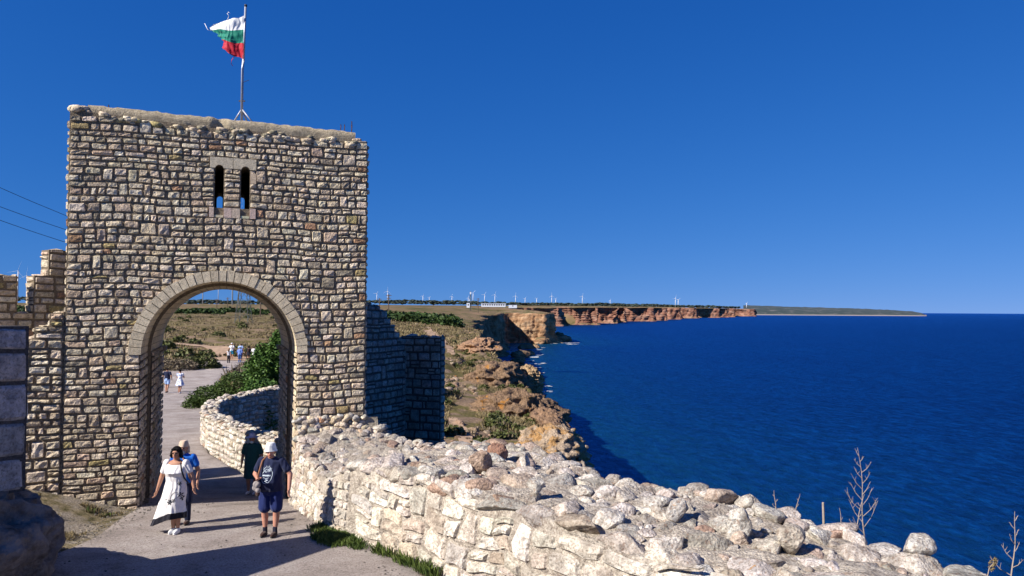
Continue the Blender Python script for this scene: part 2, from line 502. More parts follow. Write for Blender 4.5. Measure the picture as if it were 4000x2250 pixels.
def build_road():
    c = smooth_poly([(x, y, w) for (x, y), w in zip(ROAD, ROADW)], 10)
    n = len(c); k = 25
    V = []
    for i in range(n):
        t = c[min(i + 1, n - 1), :2] - c[max(i - 1, 0), :2]; t /= np.linalg.norm(t)
        nrm = np.array([t[1], -t[0]])
        for j in range(k):
            s = (j / (k - 1) * 2 - 1)
            wob = 1 + 0.06 * vnoise(c[i, 1] * 0.9, np.sign(s) * 7.0, 0, 5)
            q = c[i, :2] + nrm * s * c[i, 2] * wob
            V.append((q[0], q[1], 0))
    V = np.array(V, float)
    edge = np.abs(np.tile(np.linspace(-1, 1, k), n))
    V[:, 2] = base_height(V[:, 0], V[:, 1]) + 0.02 + fbm(V[:, 0] * 0.8, V[:, 1] * 0.8, 0, 2, 8) * 0.012 + np.where(edge > 0.99, -0.06, 0)
    o = fast_mesh('road', V, grid_quads(n, k), M['road'])
    tag(o, kind='structure')
    # trodden dirt tracks beyond the road
    for pts, name in (([(-31.5, 82, 2.4), (-34, 92, 2.0), (-41, 103, 1.5), (-52, 112, 1.2), (-66, 119, 1.0)], 'path'), ([(-31, 82, 2.0), (-31, 96, 2.2), (-29, 112, 2.4), (-24, 130, 2.0)], 'path'),
                      ([(-2.2, 40, .35), (-2.9, 45, .5), (-3.9, 50, 0.3)], 'path'), ([(-8.5, 112, .3), (-11, 130, .7), (-16.5, 165, 1.3), (-22, 200, 1.5), (-25, 230, .8)], 'path')):
        c = smooth_poly(pts, 10); n = len(c); k = 7; V = []
        for i in range(n):
            t = c[min(i + 1, n - 1), :2] - c[max(i - 1, 0), :2]; t /= np.linalg.norm(t)
            nrm = np.array([t[1], -t[0]])
            for j in range(k):
                s = (j / (k - 1) * 2 - 1) * (1 + 0.25 * vnoise(c[i, 1] * 0.35, j // 4 * 9.0, 0, 15))
                q = c[i, :2] + nrm * s * c[i, 2]
                V.append((q[0], q[1], 0))
        V = np.array(V, float)
        V[:, 2] = height(V[:, 0], V[:, 1]) + 0.10
        o = fast_mesh(name, V, grid_quads(n, k), M['dirt'])
        tag(o, kind='structure')
M['dirt'] = plain_mat('dry_dirt', (0.36, 0.25, 0.17), 0.95, 0.1, 0.25, 1.5, 0.8, 0.05)

# ------------------------------------------------------------------ sea
def build_sea():
    m, nt, b = new_mat('sea_water')
    p = coords(nt, True)
    mp = nt.nodes.new('ShaderNodeMapping'); mp.inputs['Rotation'].default_value = (0, 0, math.radians(-28)); mp.inputs['Scale'].default_value = (1, 0.5, 1)
    nt.links.new(p, mp.inputs[0])
    n1 = noise_node(nt, 0.30, 6, 0.68, mp.outputs[0], 0.3)
    n2 = noise_node(nt, 0.035, 3, 0.6, mp.outputs[0])
    n3 = noise_node(nt, 0.006, 4, 0.6, mp.outputs[0])
    s = nt.nodes.new('ShaderNodeMath'); s.operation = 'MULTIPLY_ADD'
    nt.links.new(n2.outputs[0], s.inputs[0]); s.inputs[1].default_value = 3.0
    nt.links.new(n1.outputs[0], s.inputs[2])
    bump(nt, b, s.outputs[0], 1.0, 4.2)
    deep = ramp(nt, n1.outputs[0], [(0.40, (0.0001, 0.0045, 0.030)), (0.5, (0.0002, 0.0135, 0.073)), (0.62, (0.0006, 0.032, 0.15))])  # ripple light and dark put into the water colour, following the wave height
    c = mix(nt, deep, ramp(nt, n3.outputs[0], [(0.35, (0.75, 0.8, 0.85)), (0.65, (1.2, 1.15, 1.1))]), 1.0, 'MULTIPLY')
    # shallow water over the rock shelf under the cliffs
    at = nt.nodes.new('ShaderNodeAttribute'); at.attribute_name = 'tone'
    sep = nt.nodes.new('ShaderNodeSeparateColor'); nt.links.new(at.outputs['Color'], sep.inputs[0])
    c = mix(nt, c, (0.003, 0.05, 0.085), sep.outputs[0])
    # whitecaps
    v = noise_node(nt, 0.045, 6, 0.75, mp.outputs[0], 0.5)
    cap = ramp(nt, v.outputs[0], [(0.735, (0, 0, 0)), (0.76, (1, 1, 1))])
    c = mix(nt, c, (0.5, 0.55, 0.6), cap)
    bn = b.inputs['Normal'].links[0].from_socket
    df = nt.nodes.new('ShaderNodeBsdfDiffuse'); gl = nt.nodes.new('ShaderNodeBsdfGlossy'); fr = nt.nodes.new('ShaderNodeFresnel'); mx = nt.nodes.new('ShaderNodeMixShader')
    nt.links.new(c, df.inputs['Color']); gl.inputs['Color'].default_value = (0.10, 0.46, 0.95, 1); gl.inputs['Roughness'].default_value = 0.28
    fr.inputs['IOR'].default_value = 1.29
    for q in (df, gl, fr): nt.links.new(bn, q.inputs['Normal'])
    nt.links.new(fr.outputs[0], mx.inputs[0]); nt.links.new(df.outputs[0], mx.inputs[1]); nt.links.new(gl.outputs[0], mx.inputs[2])
    nt.links.new(mx.outputs[0], nt.nodes['Material Output'].inputs['Surface'])
    b.inputs['Roughness'].default_value = 0.25
    b.inputs['Specular IOR Level'].default_value = 0.13
    b.inputs['Specular Tint'].default_value = (0.16, 0.55, 1.0, 1)
    b.inputs['IOR'].default_value = 1.33
    xs = np.concatenate([np.linspace(-150000, -3000, 6), np.linspace(-400, 400, 81), np.linspace(500, 4000, 60), np.linspace(5000, 200000, 12)])
    ys = np.concatenate([np.linspace(-60000, -200, 6), np.linspace(-50, 3000, 160), np.linspace(3100, 12000, 60), np.linspace(14000, 200000, 12)])
    X, Y = np.meshgrid(xs, ys, indexing='ij')
    Z = np.full(X.shape, SEA_Z)
    d = coast_dist(X, Y)
    sh = np.exp(-np.clip(-d - 15, 0, None) / 70.0) * (Y < 2500)
    col = np.stack([sh.ravel(), sh.ravel(), sh.ravel()], -1)
    o = fast_mesh('sea', np.stack([X, Y, Z], -1).reshape(-1, 3), grid_quads(len(xs), len(ys))[:, ::1], m, None, False, col)
    tag(o, kind='structure')
    # sea bed so the ground ends somewhere solid
build_ground(); build_road(); build_sea()

# ------------------------------------------------------------------ cliffs
def cliff_mat(name, cols, sc, bd):
    m, nt, b = new_mat(name)
    p = coords(nt, True)
    mp = nt.nodes.new('ShaderNodeMapping'); mp.inputs['Scale'].default_value = (0.4, 0.4, 1.3)
    nt.links.new(p, mp.inputs[0])
    n1 = noise_node(nt, sc, 5, 0.65, mp.outputs[0], 0.3)
    n2 = noise_node(nt, sc * 0.5, 5, 0.7, p)
    a = ramp(nt, n1.outputs[0], [(0.3, cols[0]), (0.5, cols[1]), (0.7, cols[2])])
    c = mix(nt, a, ramp(nt, n2.outputs[0], [(0.3, (0.5, 0.45, 0.42)), (0.6, (1.1, 1.1, 1.1))]), 1.0, 'MULTIPLY')
    # grass and soil on the gentler tops
    geo = nt.nodes.new('ShaderNodeNewGeometry')
    sp = nt.nodes.new('ShaderNodeSeparateXYZ'); nt.links.new(geo.outputs['Normal'], sp.inputs[0])
    f = ramp(nt, sp.outputs['Z'], [(0.72, (0, 0, 0)), (0.86, (1, 1, 1))])
    c = mix(nt, c, ramp(nt, n2.outputs[0], [(0.4, (0.11, 0.10, 0.045)), (0.6, (0.24, 0.16, 0.10))]), f)
    nt.links.new(c, b.inputs['Base Color'])
    b.inputs['Roughness'].default_value = 0.95
    b.inputs['Specular IOR Level'].default_value = 0.1
    bump(nt, b, noise_node(nt, sc * 2, 6, 0.75, mp.outputs[0]).outputs[0], 1.0, bd)
    return m
M['cliff_near'] = cliff_mat('ochre_cliff', ((0.22, 0.12, 0.07), (0.38, 0.23, 0.13), (0.44, 0.33, 0.22)), 0.12, 2.5)
M['cliff_far'] = cliff_mat('red_cliff', ((0.16, 0.07, 0.05), (0.27, 0.135, 0.095), (0.38, 0.26, 0.20)), 0.05, 6)

def cliff(name, pts, mat, step, rows, amp, lens, talus, zt_extra=0.0, seed=0):
    P = np.array(pts, float)
    seg = np.hypot(*np.diff(P, axis=0).T); cum = np.concatenate([[0], np.cumsum(seg)])
    s = [0.0]
    while s[-1] < cum[-1]:
        y = np.interp(s[-1], cum, P[:, 1])
        s.append(s[-1] + step * max(y, 60) / 1000)
    s = np.array(s)
    X = np.interp(s, cum, P[:, 0]); Y = np.interp(s, cum, P[:, 1])
    k = 2
    Xs = np.convolve(np.pad(X, k, 'edge'), np.ones(2 * k + 1) / (2 * k + 1), 'valid'); Ys = np.convolve(np.pad(Y, k, 'edge'), np.ones(2 * k + 1) / (2 * k + 1), 'valid')
    tx, ty = np.gradient(Xs), np.gradient(Ys); L = np.hypot(tx, ty); nx, ny = ty / L, -tx / L
    ins = -np.clip((Ys - 230) * 0.2, 1, 0.034 * Ys)
    inland = 6
    tops = [height(Xs + nx * ins * (1 - r / inland), Ys + ny * ins * (1 - r / inland), None, True) + (0.3 if r else -0.5) for r in range(inland + 1)]
    V = np.zeros((len(s), rows, 3))
    for r in range(rows):
        if r < inland:
            f = 0.0; o = ins * (1 - r / inland); zz = tops[r]
        else:
            f = (r - inland) / (rows - 1 - inland); zz = tops[inland] * (1 - f) + (SEA_Z - 6) * f; o = 0
        a = amp * (0.3 * r / inland if r < inland else 0.35 + 0.65 * min(1, f * 4))
        sc1 = lens
        but = np.abs(fbm(s / sc1, zz / (sc1 * 3), 0, 3, seed)) * 2.2
        disp = -a * (1 - but) + a * 0.5 * fbm(Xs / (sc1 * .4), Ys / (sc1 * .4), zz / (sc1 * .35), 4, seed + 4) + a * 0.55 * (0.5 - np.abs(fbm(Xs / (sc1 * .16), Ys / (sc1 * .16), zz / (sc1 * .4), 3, seed + 6)) * 2)
        strata = 0.05 * a * np.sin(zz * 6.28 / 9 + 2 * fbm(s / sc1 / 2, 0 * s, 0, 2, 8))
        tl = talus * max(0, f - 0.72) ** 1.5 / 0.28 ** 1.5 * (0.6 + 0.8 * np.clip(fbm(s / sc1, 0 * s, 7, 3, seed + 9) + 0.4, 0, 1.5))
        o = o + (disp + strata) * (0 if r == 0 else 1) + tl + f * 5
        V[:, r, 0] = Xs + nx * o; V[:, r, 1] = Ys + ny * o
        V[:, r, 2] = zz + (0 if r == 0 else fbm(s / 8, zz / 6, 0, 2, 3) * (0.3 if r < inland else 1.2) * min(1, Y.mean() / 900))
    o = fast_mesh(name, V.reshape(-1, 3), grid_quads(len(s), rows)[:, ::-1], mat, None, True)
    tag(o, kind='structure')
    return o

cliff('cliff', [c for c in COAST if 280 <= c[1] <= 2350 and c[0] < 80][:], M['cliff_near'], 1.3, 60, 8, 34, 18, seed=3)
cliff('cliff', [c for c in COAST if (c[1] >= 2200)][:-1], M['cliff_far'], 1.6, 44, 34, 130, 24, seed=23)

# low coast on the horizon
def far_coast():
    xs = np.arange(1870, 2334, 1.5)
    rows = [(0, 0), (150, .25), (500, .55), (1200, .8), (2400, 1.0), (4200, .97), (9000, 0.2)]
    tops = [(1870, 17), (1902, 16), (2051, 12.6), (2150, 10.5), (2224, 8), (2293, 4.4), (2318, 0), (2333, -7.5)]
    V = []
    for x in xs:
        for dy, f in rows:
            y = 13000 + dy
            ztop = interp(x, tops) / F * 15400
            zz = SEA_Z - 2 + (ztop - SEA_Z) * f
            zz += float(vnoise(x / 9, dy / 900.0, 0, 2)) * 5 * min(1, f * 2) * (1 if x < 2300 else .3)
            V.append(((x - 1288) / F * y, y, zz))
    m, nt, b = new_mat('far_coast')
    p = coords(nt, True)
    n = noise_node(nt, 0.006, 5, 0.7, p)
    c = ramp(nt, n.outputs[0], [(0.42, (0.022, 0.04, 0.04)), (0.57, (0.04, 0.055, 0.055)), (0.70, (0.17, 0.15, 0.15))])
    sp = nt.nodes.new('ShaderNodeSeparateXYZ'); nt.links.new(p, sp.inputs[0])
    mr = nt.nodes.new('ShaderNodeMapRange'); mr.inputs[1].default_value = -46; mr.inputs[2].default_value = -36
    nt.links.new(sp.outputs['Z'], mr.inputs[0])
    c = mix(nt, (0.3, 0.25, 0.22), c, mr.outputs[0])
    nt.links.new(c, b.inputs['Base Color']); b.inputs['Roughness'].default_value = 1
    o = fast_mesh('far_coast', V, grid_quads(len(xs), len(rows))[:, ::-1], m)
    tag(o, kind='structure')
far_coast()

# ------------------------------------------------------------------ leaves, tufts, shrubs
ICO = {}
def ico(sub):
    if sub not in ICO:
        bm = bmesh.new(); bmesh.ops.create_icosphere(bm, subdivisions=sub, radius=1)
        ICO[sub] = (np.array([v.co[:] for v in bm.verts]), np.array([[v.index for v in f.verts] for f in bm.faces]))
        bm.free()
    return ICO[sub]

NP = np.random.RandomState(11)
def leaf_cloud(pts, size, flat=0.5, jit=0.4):
    """one four-cornered leaf per point"""
    n = len(pts)
    a = NP.rand(n) * 6.283; el = (NP.rand(n) - 0.5) * 2.2
    u = np.stack([np.cos(a), np.sin(a), np.sin(el) * 0.6], -1)
    u /= np.linalg.norm(u, axis=1)[:, None]
    w = NP.randn(n, 3); w -= (w * u).sum(1)[:, None] * u; w /= np.linalg.norm(w, axis=1)[:, None]
    s = size * (0.6 + NP.rand(n) * 0.8)
    V = np.stack([pts - u * s[:, None], pts + w * (s * flat)[:, None], pts + u * s[:, None], pts - w * (s * flat)[:, None]], 1).reshape(-1, 3)
    Q = np.arange(n * 4).reshape(-1, 4)
    return V, Q

def leaf_mat(name, lo, hi, sc=0.8):
    m, nt, b = new_mat(name)
    geo = nt.nodes.new('ShaderNodeNewGeometry')
    n = noise_node(nt, sc, 3, 0.6, geo.outputs['Position'])
    s = nt.nodes.new('ShaderNodeMath'); s.operation = 'MULTIPLY_ADD'; s.inputs[1].default_value = 0.5
    nt.links.new(geo.outputs['Random Per Island'], s.inputs[0]); nt.links.new(n.outputs[0], s.inputs[2])
    nt.links.new(ramp(nt, s.outputs[0], [(0.4, lo), (1.0, hi)]), b.inputs['Base Color'])
    b.inputs['Roughness'].default_value = 0.6
    b.inputs['Specular IOR Level'].default_value = 0.25
    return m
M['leaf'] = leaf_mat('green_leaf', (0.02, 0.055, 0.010), (0.085, 0.16, 0.026))
M['leaf_dark'] = leaf_mat('dark_green_leaf', (0.015, 0.035, 0.008), (0.05, 0.085, 0.018))
M['leaf_dark2'] = leaf_mat('mid_green_leaf', (0.025, 0.05, 0.01), (0.075, 0.115, 0.022))
M['leaf_olive'] = leaf_mat('olive_leaf', (0.035, 0.045, 0.012), (0.11, 0.12, 0.035))
M['dry'] = leaf_mat('dry_scrub', (0.085, 0.07, 0.03), (0.27, 0.21, 0.11), 0.3)
M['scrub'] = leaf_mat('grey_scrub', (0.06, 0.05, 0.032), (0.19, 0.15, 0.10), 0.3)
M['grass'] = leaf_mat('grass_blade', (0.03, 0.06, 0.012), (0.12, 0.16, 0.035), 2)
M['twig'] = plain_mat('dry_twig', (0.33, 0.27, 0.22), 0.9, 0.1)
M['bark'] = plain_mat('grey_bark', (0.16, 0.12, 0.09), 0.9, 0.1, 0.3, 12, 0.5)

def shell_points(n, c, r, lump=0.35, inner=0.55, seed=0):
    d = NP.randn(n, 3); d /= np.linalg.norm(d, axis=1)[:, None]
    k = 1 + lump * fbm(d[:, 0] * 2.2 + seed, d[:, 1] * 2.2, d[:, 2] * 2.2, 3, seed)
    rad = (inner + (1 - inner) * NP.rand(n) ** 0.5) * k
    p = d * rad[:, None] * np.array(r)[None] + np.array(c)[None]
    return p

def crown(name, blobs, leaf, mat, parent=None, flat=0.55):
    P = np.concatenate([shell_points(n, c, r, seed=i * 3 + len(name)) for i, (n, c, r) in enumerate(blobs)])
    P = P[P[:, 2] > -0.02] if parent is not None else P
    V, Q = leaf_cloud(P, leaf, flat)
    return fast_mesh(name, V, Q, mat, parent, False)

def bush(name, label, loc, blobs, leaf, mat, cat='bush', group=None, trunk_h=0.5, stems=4, flat=0.55):
    root = tag(empty(name, loc), label, cat, group)
    crown('foliage', blobs, leaf, mat, root, flat)
    mb = MB()
    for k in range(stems):
        n, c, r = blobs[k % len(blobs)]
        e = Vector(c)
        base = Vector((c[0] * 0.6 + R.uniform(-.1, .1), c[1] * 0.6, -0.3))
        mb.tube([base, base.lerp(e, 0.5) + Vector((R.uniform(-.1, .1), R.uniform(-.1, .1), 0)), e], [0.05 * r[2] + .015, 0.03 * r[2] + .01, 0.008], 6)
    mb.build('stem', M['bark'], root)
    return root

def gz(x, y): return float(height(np.array([x]), np.array([y]))[0])

# ------------------------------------------------------------------ masonry
def stone_cells(rng, v0, v1, allowed, rowh=(0.13, 0.24), wid=(0.2, 0.55), tall=0.07, thin=0.10, quoin=None):
    """coursed rubble: returns cells (u0,u1,v0,v1); allowed(v) -> list of u intervals"""
    out = []; v = v0; blocked = []
    rows = []
    while v < v1 - 0.05:
        h = min(rng.uniform(*rowh), v1 - v)
        if v1 - v - h < 0.07: h = v1 - v
        rows.append((v, v + h)); v += h
    for i, (a, b) in enumerate(rows):
        mid = (a + b) / 2
        iv = []
        for (p, q) in allowed(mid):
            cur = [(p, q)]
            for (x, y) in blocked:
                nxt = []
                for (s, t) in cur:
                    if y <= s or x >= t: nxt.append((s, t))
                    else:
                        if x - s > 0.05: nxt.append((s, x))
                        if t - y > 0.05: nxt.append((y, t))
                cur = nxt
            iv += cur
        blocked = []
        for (p, q) in iv:
            L = q - p
            mw = rng.uniform(*wid) * 0.5 + sum(wid) * 0.25
            n = max(1, round(L / mw))
            ws = [rng.uniform(0.55, 1.45) for _ in range(n)]
            S = sum(ws); x = p
            for k, w in enumerate(ws):
                w = w / S * L
                if w < 0.03: x += w; continue
                r = rng.random()
                if r < tall and i + 1 < len(rows) and 0 < k < n - 1 and w < wid[1]:
                    nb = rows[i + 1][1]
                    ok = any(s <= x and x + w <= t for s, t in allowed((b + nb) / 2))
                    if ok:
                        out.append((x, x + w, a, nb)); blocked.append((x, x + w)); x += w; continue
                if r > 1 - thin and b - a > 0.15:
                    m = a + (b - a) * rng.uniform(0.38, 0.62)
                    out.append((x, x + w, a, m)); out.append((x, x + w, m, b))
                elif w > 0.24 and r > 0.985 - thin and b - a > 0.13:
                    out.append((x, x + w * .8, a, b)); out.append((x + w * .8, x + w, a, b))
                else:
                    out.append((x, x + w, a, b))
                x += w
    return out

_S = np.array([-1, -0.88, -0.3, 0.3, 0.88, 1.0]); _T = np.array([-1, -0.78, 0.0, 0.78, 1.0])
def stone_geo(rng, cell, dep, gap=0.014, rough=0.35, round_=0.2, warp=None, jit=0.018):
    """front bulge of one stone in (u, v, w) wall coordinates, w outwards"""
    u0, u1, v0, v1 = cell
    g = gap * rng.uniform(0.6, 1.5)
    w_, h_ = u1 - u0, v1 - v0
    j = min(jit, w_ * 0.12, h_ * 0.12)
    c = [(u0 + g + rng.uniform(0, j), v0 + g + rng.uniform(0, j)), (u1 - g - rng.uniform(0, j), v0 + g + rng.uniform(0, j)),
         (u1 - g - rng.uniform(0, j * 1.6), v1 - g - rng.uniform(0, j)), (u0 + g + rng.uniform(0, j * 1.6), v1 - g - rng.uniform(0, j))]
    D = dep * rng.uniform(0.6, 1.3)
    tu, tv = rng.uniform(-0.2, 0.2), rng.uniform(-0.2, 0.2)
    vs = []
    for s in _S:
        for t in _T:
            ss, tt = s, t
            if abs(s) == 1 and abs(t) == 1: ss *= 1 - round_ * min(1, h_ / w_) * 0.7; tt *= 1 - round_
            a, b = (ss + 1) / 2, (tt + 1) / 2
            x = (c[0][0] * (1 - a) + c[1][0] * a) * (1 - b) + (c[3][0] * (1 - a) + c[2][0] * a) * b
            y = (c[0][1] * (1 - a) + c[1][1] * a) * (1 - b) + (c[3][1] * (1 - a) + c[2][1] * a) * b
            if abs(s) == 1 or abs(t) == 1: w = -0.012
            else:
                w = D * (1 + tu * s + tv * t + rng.uniform(-rough, rough))
                if abs(s) > 0.5: w *= 0.88
                if abs(t) > 0.5: w *= 0.88
            vs.append((x, y, w))
    return vs
_SF = grid_quads(6, 5)[:, ::1]

TOWER_COLS = [((0.65, 0.542, 0.395), 6), ((0.73, 0.619, 0.470), 6), ((0.57, 0.463, 0.338), 3), ((0.77, 0.673, 0.526), 4), ((0.62, 0.478, 0.348), 1.0), ((0.66, 0.546, 0.404), 3), ((0.48, 0.292, 0.179), 0.45), ((0.50, 0.400, 0.197), 0.5), ((0.38, 0.322, 0.244), 1)]
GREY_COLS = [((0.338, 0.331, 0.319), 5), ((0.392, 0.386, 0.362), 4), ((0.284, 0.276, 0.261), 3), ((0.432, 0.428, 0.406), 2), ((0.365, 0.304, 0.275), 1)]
WHITE_COLS = [((0.72, 0.67, 0.59), 5), ((0.65, 0.60, 0.53), 5), ((0.80, 0.76, 0.70), 3), ((0.60, 0.52, 0.42), 2), ((0.5, 0.36, 0.28), .5), ((0.5, 0.47, 0.43), 2)]
RUB_COLS = [((0.55, 0.50, 0.45), 5), ((0.63, 0.60, 0.56), 5), ((0.48, 0.40, 0.34), 2.5), ((0.46, 0.33, 0.26), 1.2), ((0.42, 0.40, 0.37), 3), ((0.62, 0.59, 0.55), 2.5)]
def pick(rng, cols):
    t = sum(w for _, w in cols) * rng.random()
    for c, w in cols:
        t -= w
        if t <= 0: break
    k = rng.uniform(0.86, 1.14)
    return tuple(min(0.85, x * k * rng.uniform(0.97, 1.03)) for x in c)

def emit(parent, name, items, mat, limit=300, smooth=True, labels=None):
    """items: list of (verts(world n,3), faces, colour). The largest in view become parts, the rest one part."""
    sc = []
    for i, (v, f, c) in enumerate(items):
        v = np.asarray(v); cen = v.mean(0); ext = v.max(0) - v.min(0)
        d = np.linalg.norm(cen)
        xp = 1288 + F * cen[0] / max(cen[1], 0.1); yp = 780 - F * cen[2] / max(cen[1], 0.1)
        vis = cen[1] > 0.5 and -20 < xp < 2600 and -20 < yp < 1475
        sc.append(((1000 if vis else 0) + np.sort(ext)[-2] * np.sort(ext)[-1] / d ** 2, i))
    sc.sort(reverse=True)
    for _, i in sc[:limit]:
        v, f, c = items[i]
        v = np.asarray(v, float)
        o = mesh_obj(name, [tuple(q) for q in v], [tuple(int(a) for a in q) for q in f], mat, parent, smooth, np.tile(np.array(c), (len(v), 1)) if np.ndim(c) == 1 else c)
    rest = [items[i] for _, i in sc[limit:]]
    if rest:
        Vs, Fs, Cs = [], [], []; n = 0
        for v, f, c in rest:
            v = np.asarray(v, float)
            Vs.append(v); Fs += [tuple(int(a) + n for a in q) for q in f]; Cs.append(np.tile(np.array(c), (len(v), 1)) if np.ndim(c) == 1 else c); n += len(v)
        V = np.concatenate(Vs)
        o = mesh_obj('small_' + name + 's', [tuple(q) for q in V], Fs, mat, parent, smooth, np.concatenate(Cs))
        o['kind'] = 'stuff'

def masonry_items(rng, cells, fmap, cols, dep=0.04, gap=0.014, rough=0.35, round_=0.2, wave=0.03, jit=0.018):
    """fmap(u, v, w) -> xyz arrays"""
    items = []
    for c in cells:
        vs = np.array(stone_geo(rng, c, dep, gap, rough, round_, None, jit))
        if wave:
            if wave > 0.1:
                uu = vs[:, 0].copy(); vs[:, 0] += 0.10 * vnoise(uu * 2.1, vs[:, 1] * 4.5, 0, 55)
                vs[:, 1] += 0.055 * vnoise(uu * 3.0, vs[:, 1] * 3.0, 0, 56)
            vs[:, 1] += wave * vnoise(vs[:, 0] * 0.9, vs[:, 1] * 0.5, 0, 77) + wave * 0.4 * vnoise(vs[:, 0] * 3.1, vs[:, 1] * 1.5, 0, 78)
        p = fmap(vs[:, 0], vs[:, 1], vs[:, 2])
        items.append((p, _SF, pick(rng, cols)))
    return items

def plane_map(o, d, n):
    o = np.array(o, float); d = np.array(d, float); n = np.array(n, float)
    def f(u, v, w):
        u = np.asarray(u, float)[..., None]; v = np.asarray(v, float)[..., None]; w = np.asarray(w, float)[..., None]
        return o[None] * np.array([1, 1, 0]) + u * d[None] + w * n[None] + v * np.array([0, 0, 1.0])[None]
    return f

def poly_prism(fm, outer, holes, w0, w1, extra_faces=True):
    """plate with holes between w0 (back) and w1 (front) in wall coordinates"""
    polys = [outer] + holes
    flat = [p for pl in polys for p in pl]
    tris = tessellate_polygon([[Vector((p[0], p[1], 0)) for p in pl] for pl in polys])
    U = np.array([p[0] for p in flat]); V = np.array([p[1] for p in flat]); n = len(flat)
    A = fm(U, V, np.full(n, w1)); B = fm(U, V, np.full(n, w0))
    faces = [tuple(t) for t in tris] + [tuple(i + n for i in reversed(t)) for t in tris]
    k = 0
    for pl in polys:
        m = len(pl)
        for i in range(m):
            a, b = k + i, k + (i + 1) % m
            faces.append((a, b, b + n, a + n))
        k += m
    return np.concatenate([A, B]), faces

def fix_normals(o):
    bm = bmesh.new(); bm.from_mesh(o.data)
    bmesh.ops.recalc_face_normals(bm, faces=bm.faces[:])
    bm.to_mesh(o.data); bm.free()
    return o

# ------------------------------------------------------------------ the gate tower
MORT = (0.25, 0.205, 0.15)
TA = math.atan(0.37)
TD = (math.cos(TA), math.sin(TA), 0.0)            # along the face
TN = (math.sin(TA), -math.cos(TA), 0.0)           # towards the viewer
T0 = (-9.82, 16.71, 0)
TW = 6.58; TDEP = 4.8
tmap = plane_map(T0, TD, TN)
ARC_U = 3.22; ARC_Z = -1.06; ARC_R = 1.70; RING = 0.255; BASE = -6.0
UL, UR = ARC_U - ARC_R, ARC_U + ARC_R
SL = [(3.11, 0.098, 2.37, 3.38), (3.69, 0.098, 2.37, 3.36)]   # slit windows: centre, half width, bottom, top

def arch_pts(r, n=28, uc=ARC_U, zc=ARC_Z):
    return [(uc + r * math.cos(math.pi - math.pi * k / n), zc + r * math.sin(math.pi * k / n)) for k in range(n + 1)]

def slit_hole(uc, hw, z0, z1, n=8):
    pts = [(uc - hw, z0)]
    pts += [(uc + hw * math.cos(math.pi - math.pi * k / n), z1 - hw + hw * math.sin(math.pi * k / n)) for k in range(n + 1)]
    pts += [(uc + hw, z0)]
    return pts

def ttop(u):
    return interp(u, [(-9, 4.46), (0.0, 4.46), (0.35, 4.38), (1.0, 4.30), (2.9, 4.24), (3.3, 4.26), (6.15, 4.18), (6.35, 4.16), (6.6, 4.10)])

